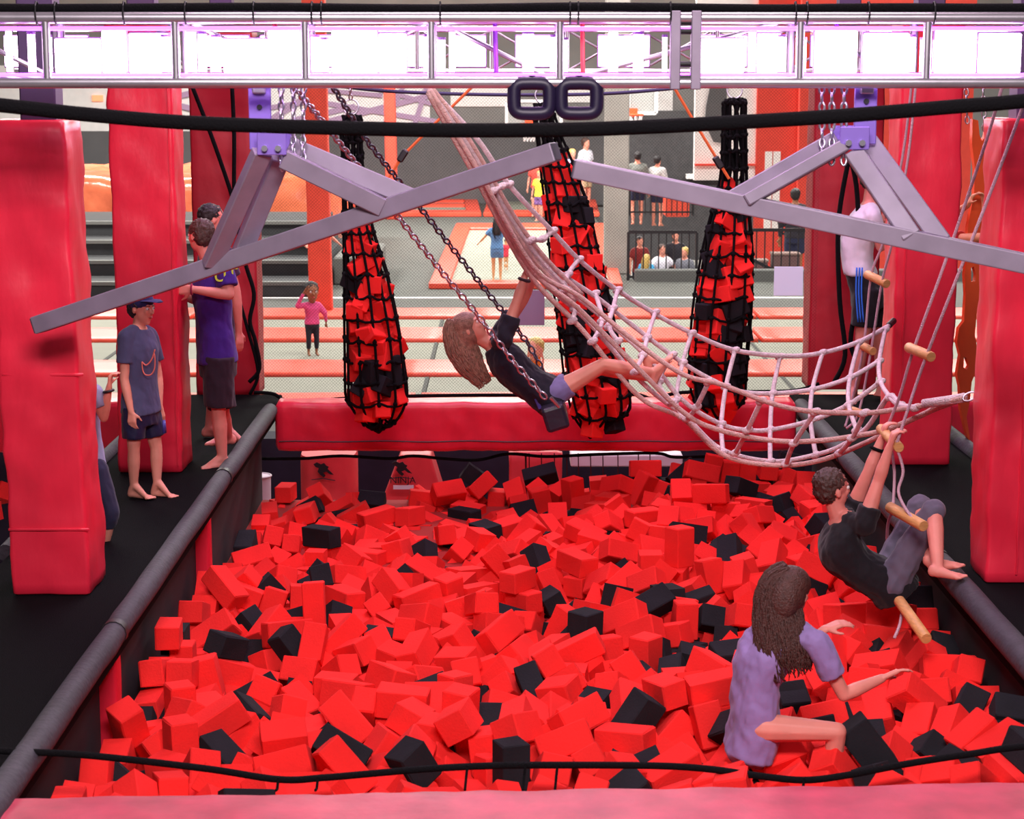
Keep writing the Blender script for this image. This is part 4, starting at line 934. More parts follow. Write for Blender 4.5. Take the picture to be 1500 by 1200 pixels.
(1,519,7447,-348,-36,95,-121), (2,782,7439,-323,56,-16,-32), (0,2258,7630,-178,-108,-32,-61), (2,-1271,8012,-519,-78,6,-162), (0,-416,7828,-416,80,30,95), (1,1840,7696,-401,-71,-44,-127), (1,1458,8430,-484,-77,48,-72), (13,2256,8389,-274,99,62,90),
]
SIZES = [(.13, .14, .25), (.13, .13, .21), (.14, .15, .19), (.12, .14, .27)]


def foam_mesh(size, m, name, seed=0):
    mb = MB().box((0, 0, 0), size)
    me = mb.mesh(name, False, 0.006, 1)
    rnd = random.Random(seed)
    for v in me.vertices:
        v.co += V((rnd.uniform(-1, 1), rnd.uniform(-1, 1), rnd.uniform(-1, 1))) * 0.003
    me.materials.append(m)
    return me


FOAM = {(k, c): foam_mesh(SIZES[k], (RED_FOAM, BLACK_FOAM)[c], 'foam_block', k + 10 * c) for k in range(4) for c in (0, 1)}
rest = {0: MB(), 1: MB()}
placed = []
for i, (k, x, y, z, a, b, c) in enumerate(BLOCKS):
    q = Euler((math.radians(a), math.radians(b), math.radians(c))).to_quaternion()
    loc = V((x / 1000, y / 1000, z / 1000))
    blk, k = k // 10, k % 10
    placed.append((k, blk, loc, q))
    if i < 300:
        o = bpy.data.objects.new('foam_block', FOAM[(k, blk)])
        COL.objects.link(o)
        o.location = loc
        o.rotation_mode = 'QUATERNION'
        o.rotation_quaternion = q
        up_ = abs((q @ V((0, 0, 1))).z)
        pose = 'standing on end' if up_ > 0.75 else 'lying flat' if up_ < 0.25 else 'lying tilted'
        tone = 'black' if blk else 'red'
        if loc.y > 13.6:
            row = 'far back below the net bags'
        elif loc.y > 11.6:
            row = 'in the back half'
        elif loc.y > 9.8:
            row = 'halfway down the pit'
        elif loc.y > 8.6:
            row = 'in the front half'
        else:
            row = 'right behind the front pad'
        u_ = (loc.x - XL) / (XR - XL)
        col_ = ('beside the platform boys' if u_ < 0.2 else 'under the hanging beam' if u_ < 0.42 else 'under the swing' if u_ < 0.62 else
                'under the cargo net' if u_ < 0.82 else 'beside the swinging boy')
        tag(o, f"{tone} foam block {pose} {row}, {col_}", 'foam block', f"{tone} foam blocks {row}")
    else:
        rest[blk].box(loc, SIZES[k], q.to_matrix())
tag(rest[0].build('foam_block_pile', RED_FOAM), 'half buried red foam blocks filling the gaps of the pit', 'foam blocks', kind='stuff')
tag(rest[1].build('foam_block_pile', BLACK_FOAM), 'half buried black foam blocks filling the gaps of the pit', 'foam blocks', kind='stuff')
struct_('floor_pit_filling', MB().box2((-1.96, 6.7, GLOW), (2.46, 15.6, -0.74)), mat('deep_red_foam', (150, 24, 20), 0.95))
# the neighbouring pit beyond the platform on the other side of the big pillar
side = MB()
for k, blk, loc, q in placed[:420]:
    if loc.x < 1.0 and not blk:
        side.box(loc + V((-4.85, 0, -0.05)), SIZES[k], q.to_matrix())
tag(side.build('foam_block_pile', RED_FOAM), 'red foam blocks of the neighbouring pit beyond the big pillar', 'foam blocks', kind='stuff')


# ------------------------------------------------------------------ hanging net bags of foam blocks
def net_bag(label, short, Y, ring, levels, seed, start=None, black_frac=0.22, zones=()):
    """levels: (py, x left, x right); ring: (px, py)"""
    rnd = random.Random(seed)
    sc = FPX / Y
    rp = P(ring[0], ring[1], Y)
    t = thing('net_bag', label, 'net bag', P((levels[-1][1] + levels[-1][2]) / 2, levels[-1][0], Y))
    rr = 11 / sc
    MB().tube([rp + V((rr * math.cos(k * PI / 8), 0.3 * rr * math.sin(k * PI / 8), rr * math.sin(k * PI / 8))) for k in range(16)], 0.006, 8, closed=True).build('steel_ring', STEEL, t, smooth=True)
    chain_mb([rp + V((0, 0, rr)), V((rp.x, TB_Y, zbb - 0.02))], 0.04, 0.006).build('hanging_chain', STEEL, t, smooth=True)

    def prof(py):
        for (a, l0, r0), (b, l1, r1) in zip(levels[:-1], levels[1:]):
            if a <= py <= b:
                u = (py - a) / (b - a)
                return l0 + (l1 - l0) * u, r0 + (r1 - r0) * u
        return levels[-1][1:]
    top, bot = levels[0][0], levels[-1][0]
    NV = 11
    grid = []
    pys = []
    py = top
    while py < bot - 2:
        pys.append(py)
        py += 31 if py > top + 90 else 24
    pys.append(bot)
    for j, py in enumerate(pys):
        l, r = prof(py)
        c = P((l + r) / 2, py, Y)
        hw = max(4, (r - l) / 2) / sc
        row = []
        for k in range(NV):
            an = 2 * PI * k / NV + 0.3
            row.append(c + V((hw * math.cos(an), -hw * 0.95 * math.sin(an), 0.012 * rnd.uniform(-1, 1))))
        grid.append(row)
    tip = P((levels[-1][1] + levels[-1][2]) / 2, bot + 8, Y)
    nr = 0.0105
    for k in range(NV):
        pts = [rp + V((rnd.uniform(-1, 1) * 0.03, rnd.uniform(-1, 1) * 0.03, -rr))] + [g[k] for g in grid] + [tip]
        MB().tube(spline(pts, 3), nr, 6).build('net_rope', BLACK_ROPE, t, smooth=True)
    for j, row in enumerate(grid):
        l, r = prof(pys[j])
        wob = [p + V((0, 0, 0.02 * math.sin(3 * i + j))) for i, p in enumerate(row)]
        pts = []
        for i in range(NV):
            a, b = wob[i], wob[(i + 1) % NV]
            pts += [a, (a + b) / 2 + V((0, 0, -0.012))]
        MB().tube(pts, nr, 6, closed=True).build('net_ring', BLACK_ROPE, t, smooth=True)
    kn = MB()
    for row in grid:
        for p in row:
            kn.sph(p, 0.019, 6, 4)
    kn.build('knots', BLACK_ROPE, t, smooth=True)['kind'] = 'stuff'
    # wound neck of the bag
    nk = MB()
    for j in range(7):
        an = j * 2 * PI / 7
        pts = []
        for i in range(10):
            py = ring[1] + 12 + (levels[1][0] - ring[1] - 12) * i / 9
            l, r = prof(max(py, top))
            w = min(13 + 3 * math.sin(i * 1.3 + j), 16) / sc
            pts.append(P((l + r) / 2 if py > top else ring[0], py, Y) + V((w * math.cos(an + i * 0.25), w * 0.8 * math.sin(an + i * 0.25), 0)))
        nk.tube(pts, 0.014, 6)
    nk.build('gathered_neck', BLACK_ROPE, t, smooth=True)
    # foam blocks stuffed into the bag
    py = start or levels[1][0] + 18
    n = 0
    while py < bot - 6:
        l, r = prof(py)
        hw = (r - l) / 2 / sc
        c = P((l + r) / 2, py, Y)
        m = 2 if hw < 0.13 else 3 if hw < 0.2 else 5
        for i in range(m):
            an = 2 * PI * i / m + rnd.uniform(-0.35, 0.35) + (n % 2) * 0.6
            rad = max(0.0, hw - 0.075) * (0.9 if m > 2 else 0.5)
            loc = c + V((rad * math.cos(an), -rad * math.sin(an), rnd.uniform(-0.03, 0.03)))
            blk = rnd.random() < black_frac or any(z0 < py < z1 for z0, z1 in zones)
            if blk and any(z0 < py < z1 for z0, z1 in zones) and rnd.random() < 0.25:
                blk = False
            k = rnd.choice((0, 1, 1, 2))
            o = bpy.data.objects.new('bagged_foam_block', FOAM[(k, 1 if blk else 0)])
            COL.objects.link(o)
            o.location = loc
            o.rotation_euler = (rnd.uniform(-0.5, 0.5), rnd.uniform(-0.5, 0.5) + rnd.choice((0, PI / 2, 0.4)), rnd.uniform(0, PI))
            s = 0.92 if hw > 0.16 else 0.75
            o.scale = (s, s, s)
            lev = 'upper part' if py < levels[1][0] + (bot - levels[1][0]) * 0.35 else 'middle' if py < levels[1][0] + (bot - levels[1][0]) * 0.68 else 'bottom'
            face_ = 'towards the camera' if math.sin(an) > 0.35 else 'at the back' if math.sin(an) < -0.35 else 'at the side'
            tag(o, f"{'black' if blk else 'red'} foam block {face_}, {lev}, in the {short}", 'foam block', f"{'black' if blk else 'red'} foam blocks in the {short}")
        py += 21
        n += 1
    return t


BAG_Y = 14.85
net_bag('black net bag stuffed with foam blocks, beside the swing chains', 'net bag beside the chains', BAG_Y, (514, 157),
        [(182, 499, 529), (240, 502, 531), (330, 503, 545), (400, 504, 568), (480, 504, 586), (560, 505, 597), (595, 508, 597), (615, 522, 588), (626, 545, 565)], 1, 348, zones=((535, 575),))
net_bag('black net bag stuffed with foam blocks, behind the girl and the cargo net', 'net bag behind the girl', BAG_Y, (795, 140),
        [(170, 782, 812), (215, 788, 830), (300, 798, 862), (400, 808, 886), (500, 820, 908), (570, 828, 925), (605, 838, 922), (625, 852, 900), (634, 858, 872)], 2, zones=((480, 525),))
net_bag('black net bag stuffed with foam blocks, in front of the iron railing', 'net bag before the railing', BAG_Y, (1076, 133),
        [(150, 1060, 1092), (265, 1056, 1094), (310, 1042, 1098), (360, 1030, 1103), (450, 1014, 1102), (540, 1008, 1095), (580, 1012, 1092), (600, 1025, 1085), (612, 1045, 1062)], 3, zones=((430, 470), (520, 545)))
for lab, pts, kn in (('orange strap with black buckle tied to the net bag beside the swing chains', [(697, 122), (640, 178), (590, 228), (562, 272)], (590, 228)),
                     ('orange strap with black buckle tied to the net bag in front of the railing', [(984, 122), (1015, 175), (1052, 236), (1068, 262)], (1052, 238))):
    t = thing('tie_strap', lab, 'strap', P(*pts[-1], BAG_Y - 0.15))
    MB().tube([P(*p, BAG_Y - 0.15) for p in pts], 0.012, 6).build('strap', mat('orange_webbing', (226, 110, 54), 0.7), t)
    d = (P(*pts[-1], BAG_Y) - P(*pts[-2], BAG_Y)).normalized()
    c = P(*kn, BAG_Y - 0.15)
    MB().bar(c - d * 0.05, c + d * 0.05, 0.06, 0.05).build('buckle', BLACK_METAL, t, bevel=0.01)

# ------------------------------------------------------------------ cargo net slung between pillars and truss
cargo = thing('cargo_net', 'pale rope cargo net slung from the truss to the red pillar', 'cargo net', P(1100, 640, 11.9))
RR = 0.0155


def z6(x, y, Y):
    return (1000 + x / 3.0, 400 + y / 3.0, Y)


R1 = [(640, 140, 11.3), (700, 205, 11.5), (745, 270, 11.7), (810, 340, 12.0), (848, 380, 12.2), (900, 422, 12.4), (960, 460, 12.5)] + \
     [z6(40, 265, 12.5), z6(230, 340, 12.6), z6(460, 365, 12.7), z6(620, 350, 12.8), z6(780, 300, 12.9), z6(905, 232, 13.15)]
R2 = [(636, 135, 11.3), (706, 240, 11.6), (790, 372, 11.95), (880, 440, 12.2), (950, 495, 12.3), z6(0, 395, 12.35), z6(120, 465, 12.4), z6(250, 520, 12.45), z6(390, 530, 12.5), z6(570, 512, 12.55),
      z6(735, 460, 12.6), z6(862, 388, 12.7)]
R3 = [(630, 132, 11.2), (700, 250, 11.4), (780, 390, 11.6), (850, 435, 11.6), (930, 500, 11.5), z6(0, 445, 11.4), z6(170, 490, 11.3), z6(380, 570, 11.2), z6(560, 608, 11.1), z6(800, 615, 10.95), z6(930, 602, 10.85), z6(1020, 590, 10.75), z6(1240, 548, 10.55)]
R4 = [(634, 134, 11.3), (703, 245, 11.55), (784, 382, 11.85), (870, 455, 12.1), (945, 520, 12.15), z6(0, 560, 12.15), z6(170, 665, 12.2), z6(280, 690, 12.2), z6(385, 690, 12.25), z6(560, 650, 12.25), z6(730, 578, 12.2), z6(870, 478, 12.1)]
R5 = [(628, 133, 11.2), (696, 250, 11.45), (776, 392, 11.65), (845, 450, 11.65), (925, 530, 11.55), z6(0, 610, 11.5), z6(160, 690, 11.45), z6(400, 737, 11.4), z6(600, 737, 11.3), z6(760, 716, 11.2), z6(890, 690, 11.05), z6(1050, 625, 10.85), z6(1130, 582, 10.7), z6(1240, 550, 10.55)]
R6 = [(631, 136, 11.25), (699, 252, 11.5), (782, 396, 11.75), (860, 470, 11.95), (940, 560, 11.95), z6(20, 640, 12.0), z6(170, 775, 12.0), z6(390, 828, 12.0), z6(580, 800, 12.0), z6(700, 758, 11.9), z6(810, 680, 11.7), z6(905, 545, 11.4), z6(960, 580, 11.1), z6(1030, 592, 10.8)]
R7 = [(627, 136, 11.2), (694, 255, 11.45), (774, 400, 11.7), (850, 480, 11.75), (935, 580, 11.75), z6(0, 640, 11.75), z6(180, 800, 11.75), z6(400, 845, 11.7), z6(600, 825, 11.6), z6(800, 748, 11.4), z6(950, 672, 11.1), z6(1100, 602, 10.8), z6(1240, 552, 10.55)]
for r_, m_ in ((R1, WHITE_ROPE), (R2, WHITE_ROPE), (R3, TAN_ROPE), (R4, WHITE_ROPE), (R5, TAN_ROPE), (R6, WHITE_ROPE), (R7, TAN_ROPE)):
    MB().tube(spline([P(*p) for p in r_], 6), RR, 8).build('long_rope', m_, cargo, smooth=True)
# extra strands of the gathered upper end
for k in range(4):
    dx = -7 + 5 * k
    MB().tube(spline([P(630 + dx * 0.3, 128, 11.25), P(668 + dx, 190 - dx * 0.4, 11.35), P(705 + dx, 250 - dx * 0.4, 11.5), P(745 + dx, 320 - dx * 0.5, 11.65), P(790 + dx, 385 - dx, 11.75), P(845 + dx, 440 - dx, 11.8)], 6), RR * 0.9, 8).build('gathered_rope', (WHITE_ROPE, TAN_ROPE)[k % 2], cargo, smooth=True)
cross = [
    [z6(40, 265, 12.5), z6(0, 395, 12.35), z6(-30, 560, 12.1), z6(0, 630, 11.75)],
    [z6(230, 340, 12.6), z6(190, 500, 12.4), z6(170, 665, 12.2), z6(178, 790, 11.9)],
    [z6(428, 368, 12.7), z6(395, 530, 12.5), z6(385, 690, 12.25), z6(385, 830, 11.9)],
    [z6(615, 350, 12.8), z6(570, 512, 12.55), z6(562, 650, 12.25), z6(585, 800, 12.0)],
    [z6(775, 305, 12.9), z6(735, 460, 12.6), z6(730, 578, 12.2), z6(765, 690, 11.8)],
    [z6(890, 250, 13.1), z6(864, 388, 12.7), z6(870, 478, 12.1), z6(910, 545, 11.4), z6(955, 582, 11.1), z6(1025, 592, 10.75)],
    [z6(115, 478, 11.35), z6(60, 590, 11.45), z6(20, 640, 11.7)],
    [z6(345, 562, 11.25), z6(285, 690, 11.4), z6(232, 790, 11.7)],
    [z6(583, 610, 11.1), z6(490, 748, 11.35), z6(455, 838, 11.65)],
    [z6(800, 615, 10.95), z6(745, 725, 11.2), z6(690, 790, 11.5)],
    [(848, 380, 12.2), (832, 402, 12.0), (826, 425, 11.7)], [(905, 425, 12.4), (898, 452, 12.1), (892, 478, 11.7), (905, 500, 11.6)],
    [(960, 458, 12.5), (948, 495, 12.2), (942, 520, 11.9), (930, 545, 11.7)], [(745, 270, 11.7), (735, 273, 11.6), (722, 280, 11.5)],
    [(810, 338, 12.0), (795, 350, 11.9), (778, 352, 11.7)],
    [(872, 430, 12.2), (882, 470, 11.9), (868, 500, 11.7)], [(985, 520, 12.2), (965, 560, 11.8), (985, 590, 11.6)], [(832, 425, 12.0), (842, 452, 11.8), (838, 470, 11.7)]]
KNOT = MB().ell((0, 0, 0), ((0.034, 0, 0.008), (0, 0.026, 0), (0, 0, 0.024)), 8, 6).mesh('knot', True)
KNOT.materials.append(WHITE_ROPE)
for c_ in cross:
    pts = [P(*p) for p in c_]
    MB().tube(spline(pts, 5), RR * 0.95, 8).build('cross_rope', WHITE_ROPE, cargo, smooth=True)
    for p in pts:
        o = bpy.data.objects.new('knot', KNOT)
        COL.objects.link(o)
        o.parent = cargo
        o.location = p - cargo.location
# bound end, shackle and clip on the pillar
MB().tube([P(1352, 592, 10.7), P(1400, 585, 10.6), P(1414, 582, 10.56)], 0.026, 8).build('bound_end', WHITE_ROPE, cargo, smooth=True)
c0 = P(1421, 581, 10.54)
MB().tube([c0 + V((0.038 * math.cos(k * PI / 8), 0.01 * math.sin(k * PI / 8), 0.02 * math.sin(k * PI / 8) + 0.012 * math.cos(k * PI / 8))) for k in range(16)], 0.006, 8, closed=True).build('shackle', STEEL, cargo, smooth=True)
chain_mb([P(1428, 579, 10.53), P(1446, 574, 10.5)], 0.035, 0.005).build('short_chain', STEEL, cargo, smooth=True)
MB().tube([P(1302, 477, 13.15), P(1309, 470, 13.25)], 0.022, 8).build('black_clip', BLACK_METAL, cargo)

# ------------------------------------------------------------------ bench swing under the girl
SW_Y = 11.85
swing = thing('swing', 'black bench swing on two long chains', 'swing', P(812, 615, SW_Y))
seat_c = P(812, 601, SW_Y)
rot = Matrix.Rotation(-0.30, 3, 'Y')
MB().box(seat_c, (0.14, 0.62, 0.15), rot).build('seat', mat('black_vinyl', (32, 28, 44), 0.4, bump=0.3, bscale=8), swing, bevel=0.02, segs=2)
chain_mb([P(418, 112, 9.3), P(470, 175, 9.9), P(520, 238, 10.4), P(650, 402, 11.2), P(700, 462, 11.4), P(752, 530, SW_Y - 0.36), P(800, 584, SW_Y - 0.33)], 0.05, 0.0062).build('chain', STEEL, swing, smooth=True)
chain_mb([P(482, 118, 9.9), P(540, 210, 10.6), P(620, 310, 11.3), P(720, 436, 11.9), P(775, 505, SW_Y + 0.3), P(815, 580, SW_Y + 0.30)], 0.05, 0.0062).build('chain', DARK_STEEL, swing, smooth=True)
for sg in (-1, 1):
    MB().tube([seat_c + V((0.02, 0.30 * sg, 0.07)), seat_c + V((-0.03, 0.32 * sg, 0.13))], 0.012, 8).build('eye_bolt', STEEL, swing)


# ------------------------------------------------------------------ rope ladders with wooden rungs
def rung(a, b, r, t):
    a, b = P(*a), P(*b)
    d = (b - a).normalized()
    MB().tube([a, a + d * 0.006, a.lerp(b, 0.5), b - d * 0.006, b], [r * 0.88, r, r, r, r * 0.88], 14).build('rung', WOOD, t, smooth='edge')


lad = thing('rope_ladder', 'rope ladder with wooden rungs held by the swinging boy', 'rope ladder', P(1335, 905, 10.2))
rung((1331, 509, 10.42), (1364, 523, 10.12), 0.028, lad)
rung((1290, 628, 10.62), (1317, 656, 10.17), 0.028, lad)
rung((1303, 743, 10.27), (1353, 771, 9.92), 0.030, lad)
rung((1317, 880, 9.97), (1357, 936, 9.52), 0.030, lad)
LR = mat('thin_pale_rope', (214, 176, 190), 0.85, bump=0.8, bscale=160)
for pts in ([(1470, 120, 9.97), (1445, 205, 10.07), (1386, 380, 10.27), (1338, 513, 10.39), (1318, 580, 10.47), (1296, 634, 10.57)],
            [(1512, 110, 9.67), (1495, 165, 9.72), (1440, 310, 9.87), (1358, 519, 10.15), (1330, 600, 10.17), (1313, 652, 10.19)],
            [(1303, 640, 10.47), (1310, 690, 10.42), (1308, 746, 10.25)],
            [(1313, 655, 10.19), (1323, 690, 10.17), (1316, 720, 10.15), (1328, 748, 10.07), (1345, 767, 9.95)],
            [(1308, 748, 10.27), (1300, 775, 10.62), (1302, 850, 10.67), (1322, 886, 9.95)],
            [(1322, 890, 9.92), (1318, 915, 9.87), (1310, 935, 9.82)]):
    MB().tube(spline([P(*p) for p in pts], 5), 0.0085, 6).build('side_rope', LR, lad, smooth=True)
lad2 = thing('rope_ladder', 'rope ladder with wooden rungs hanging in front of the man in the white shirt', 'rope ladder', P(1260, 600, 13.0))
rung((1270, 402, 13.1), (1299, 416, 12.85), 0.030, lad2)
rung((1260, 505, 13.1), (1279, 515, 12.9), 0.028, lad2)
rung((1238, 598, 13.1), (1262, 606, 12.85), 0.028, lad2)
for pts in ([(1336, 118, 12.6), (1322, 230, 12.8), (1295, 350, 12.95), (1276, 405, 13.05), (1265, 507, 13.05), (1245, 600, 13.05), (1238, 625, 13.0)],
            [(1342, 118, 12.5), (1330, 232, 12.6), (1308, 350, 12.75), (1292, 413, 12.88), (1276, 513, 12.92), (1258, 604, 12.88), (1240, 628, 12.9)]):
    MB().tube(spline([P(*p) for p in pts], 5), 0.0085, 6).build('side_rope', LR, lad2, smooth=True)

# ------------------------------------------------------------------ hanging orange board with grip holes
OB_Y = 14.0
board = thing('climbing_board', 'orange wooden board with grip holes hanging on chains', 'climbing board', P(1425, 655, OB_Y))
outer = [(1413, 178), (1422, 180), (1425, 200), (1429, 210), (1434, 203), (1436, 188), (1446, 190), (1444, 225), (1440, 260), (1441, 285), (1446, 305), (1438, 335), (1436, 370), (1440, 388),
         (1440, 448), (1432, 458), (1430, 490), (1435, 512), (1434, 545), (1428, 560), (1426, 590), (1422, 612), (1428, 640), (1430, 655), (1424, 640), (1412, 600), (1409, 565), (1404, 548), (1408, 520),
         (1402, 500), (1404, 480), (1412, 470), (1413, 430), (1410, 400), (1414, 370), (1412, 335), (1420, 285), (1420, 250), (1414, 215)]
h1 = [(1420, 392), (1424, 390), (1428, 402), (1427, 412), (1421, 412)]
h2 = [(1414, 522), (1418, 524), (1423, 536), (1419, 542), (1414, 538)]
O0 = P(1425, 400, OB_Y)
k_ = OB_Y / FPX * 1.01
loops = [[((x - 1425) * k_, -(y - 400) * k_) for x, y in lp] for lp in (outer, h1, h2)]
bmesh_ = outline_mesh(loops, 0.02)
plant(bmesh_, ORANGE_BOARD, 'board', board, O0, (1, 0.25, 0), (0, 0, 1))
for px, py in ((1417, 181), (1442, 192)):
    chain_mb([P(px, py, OB_Y), P(px - 2, 122, OB_Y), P(px - 2, 100, OB_Y)], 0.045, 0.006).build('chain', STEEL, board, smooth=True)

# ------------------------------------------------------------------ hung signs on the back net
tag(MB().box(P(776, 451, BN_Y - 0.03), (0.24, 0.012, 0.285)).build('sign_sheet', mat('mauve_grey_sheet', (138, 122, 146), 0.8), bevel=0.002), 'plain grey sign sheet hung on the net behind the girl', 'sign')
tag(MB().box(P(1155, 412, BN_Y - 0.06), (0.235, 0.012, 0.235)).build('sign_sheet', mat('pale_blue_sheet', (222, 236, 255), 0.8), bevel=0.002), 'pale blue-white sign sheet hung in front of the railing', 'sign')

# ------------------------------------------------------------------ things beyond the gap under the back rim pad
VY = 17.1
zb0 = GLOW


def vault(label, a, b, c, d, py0, name, rounded=False):
    """a..b top edge, c..d where it vanishes into the foam"""
    t = thing(name, label, 'vault', V((P((a + b) / 2, py0, VY).x, VY + 0.25, zb0)))
    zt_ = P(0, py0, VY).z
    zc = P(0, 720, VY).z
    k = (zt_ - zb0) / (zt_ - zc)
    ta, tb = P(a, py0, VY).x, P(b, py0, VY).x
    ba, bb = ta + (P(c, 720, VY).x - ta) * k, tb + (P(d, 720, VY).x - tb) * k
    if rounded:
        rings = []
        cx = (ta + tb) / 2
        for z in (zb0, zb0 + 0.3, (zb0 + zt_) / 2, zt_ - 0.03, zt_):
            w = (tb - ta) / 2 * (0.97 if z == zt_ else 1)
            rings.append(((cx, VY + 0.3, z), (w, 0, 0), (0, 0.3, 0)))
        MB().loft(rings, 24, 3.0).build('body', RED_VINYL_L, t, smooth='edge')
    else:
        vs = [(ba, VY, zb0), (bb, VY, zb0), (bb, VY + 0.6, zb0), (ba, VY + 0.6, zb0), (ta, VY + 0.1, zt_), (tb, VY + 0.1, zt_), (tb, VY + 0.5, zt_), (ta, VY + 0.5, zt_)]
        MB().add(vs, [(0, 1, 5, 4), (1, 2, 6, 5), (2, 3, 7, 6), (3, 0, 4, 7), (4, 5, 6, 7), (3, 2, 1, 0)]).build('body', RED_VINYL_L, t, bevel=0.02, segs=2)
    return t


RED_VINYL_L = mat('salmon_red_vinyl', (224, 62, 66), 0.5, var=0.08)
v1 = vault('red trapezoid vault block with black runner logo and lettering', 585, 630, 566, 645, 670, 'vault_block')
v2 = vault('rounded red vault block with black runner logo', 436, 520, 436, 520, 671, 'vault_block', True)
INK = mat('black_ink', (26, 14, 18), 0.7)


def runner(t, px, py, Y):
    """the leaping figure emblem"""
    k = Y / FPX
    pts = [(-14, 8), (-9, 11), (-3, 8), (2, 10), (5, 6), (9, 4), (7, 1), (12, -4), (16, -8), (10, -7), (5, -3), (0, -5), (4, -9), (1, -12), (-4, -8), (-8, -3), (-6, 2), (-11, 4)]
    me = outline_mesh([[(x * k, y * k) for x, y in pts]], 0.003)
    plant(me, INK, 'logo_figure', t, P(px, py, Y), (1, 0, 0), (0, 0, 1))
    MB().tube([P(px - 17, py + 15, Y), P(px, py + 13, Y), P(px + 18, py + 16, Y)], 0.004, 5).build('logo_line', INK, t)


runner(v1, 588, 686, VY + 0.045)
plant(text_mesh('NINJA', 0.085, 0.003), INK, 'lettering', v1, P(590, 708, VY + 0.03), (1, 0, 0), (0, 0.05, 1))
MB().box(P(591, 714, VY + 0.01), (0.18, 0.01, 0.035)).build('white_strip', WHITE_PAINT, v1)
runner(v2, 473, 688, VY - 0.02)
v3 = thing('leaning_mat', 'pinkish red mat leaning behind the hanging cords', 'mat', V((P(785, 700, 17.3).x, 17.3, zb0)))
MB().pad((P(785, 700, 17.3).x, 17.35, zb0), (P(785, 700, 17.3).x, 17.5, -0.70), (0.24, 0, 0), (0, 0.06, 0), 0.03, 0.01, 0.08, seed=4).build('pad_cover', RED_VINYL_L, v3, smooth=True)
tag(MB().box2(P(836, 667, 17.6), P(1000, 684, 17.6) + V((0, 0.35, 0))).build('bench', WHITE_PAINT, bevel=0.01), 'white bench top behind the gap under the rim pad', 'bench')
bk = thing('bucket', 'white round bucket beside the platform post', 'bucket', V((P(377, 700, 16.6).x, 16.6, zb0)))
bx, bz = P(377, 695, 16.6).x, P(377, 697, 16.6).z
MB().loft([((bx, 16.6, zb0), (0.10, 0, 0), (0, 0.10, 0)), ((bx, 16.6, bz), (0.115, 0, 0), (0, 0.115, 0))], 20).build('body', WHITE_PAINT, bk, smooth='edge')
MB().tube([(bx + 0.117 * math.cos(k * PI / 10), 16.6 + 0.117 * math.sin(k * PI / 10), bz) for k in range(20)], 0.008, 6, closed=True).build('rim', WHITE_PAINT, bk, smooth=True)

# ------------------------------------------------------------------ people
def fused(mb, vox, smooth=4):
    """one continuous skin over overlapping solids"""
    me = mb.mesh('solid')
    o = bpy.data.objects.new('solid', me)
    COL.objects.link(o)
    m = o.modifiers.new('r', 'REMESH')
    m.mode = 'VOXEL'
    m.voxel_size = vox
    s = o.modifiers.new('s', 'SMOOTH')
    s.factor = 0.5
    s.iterations = smooth
    dg = bpy.context.evaluated_depsgraph_get()
    out = bpy.data.meshes.new_from_object(o.evaluated_get(dg))
    bpy.data.objects.remove(o)
    bpy.data.meshes.remove(me)
    for p in out.polygons:
        p.use_smooth = True
    return out


def crumple(me, amp, freq, seed=0.0):
    """cloth folds pushed into a mesh"""
    me.update()
    normals = [v.normal.copy() for v in me.vertices]
    for v, n in zip(me.vertices, normals):
        q = v.co * freq
        w = noise.noise(V((q.x * 1.5 + q.z * 0.7, q.y * 1.5, q.z * 0.8 + seed))) + 0.5 * noise.noise(V((q.x * 3.3, q.y * 3.3 + q.z, q.z * 1.7 + seed)))
        v.co += n * (amp * w)
    return me


SKINS = {
    'light': mat('skin_light', (226, 150, 128), 0.55, var=0.06, vscale=12, sss=0.0),
    'pink': mat('skin_pink', (222, 138, 124), 0.55, var=0.06, vscale=12),
    'brown': mat('skin_brown', (150, 96, 66), 0.55, var=0.06, vscale=12),
    'warm': mat('skin_warm', (214, 152, 108), 0.55, var=0.06, vscale=12)}
EYE_W = mat('eye_white', (230, 225, 222), 0.3)
EYE_D = mat('eye_dark', (34, 24, 22), 0.3)
LIP = mat('lip', (186, 88, 88), 0.5)


def orth(f, u):
    f = V(f).normalized()
    u = V(u)
    u = (u - f * u.dot(f)).normalized()
    return f, u, f.cross(u)          # forward, up, right


def head_solid(mb, c, f, u, h, fine=True):
    f, u, r = orth(f, u)
    n = 16 if fine else 10
    mb.ell(c + u * (.12 * h) - f * (.06 * h), (r * (.335 * h), f * (.41 * h), u * (.38 * h)), n, 10)
    mb.ell(c - u * (.14 * h) + f * (.09 * h), (r * (.255 * h), f * (.27 * h), u * (.34 * h)), n, 10)
    mb.sph(c - u * (.40 * h) + f * (.21 * h), .10 * h, 10, 6)
    if fine:
        mb.capsule(c + f * (.345 * h) + u * (.05 * h), c + f * (.42 * h) - u * (.09 * h), .03 * h, .055 * h, 8)
        for s in (-1, 1):
            mb.ell(c + r * (s * .335 * h) - f * (.03 * h) - u * (.04 * h), (r * (.035 * h), f * (.075 * h), u * (.11 * h)), 8, 6)
            mb.ell(c + r * (s * .13 * h) + f * (.29 * h) - u * (.07 * h), (r * (.09 * h), f * (.07 * h), u * (.08 * h)), 8, 6)
        mb.capsule(c + f * (.33 * h) + u * (.11 * h) - r * (.15 * h), c + f * (.33 * h) + u * (.11 * h) + r * (.15 * h), .035 * h, .035 * h, 8)


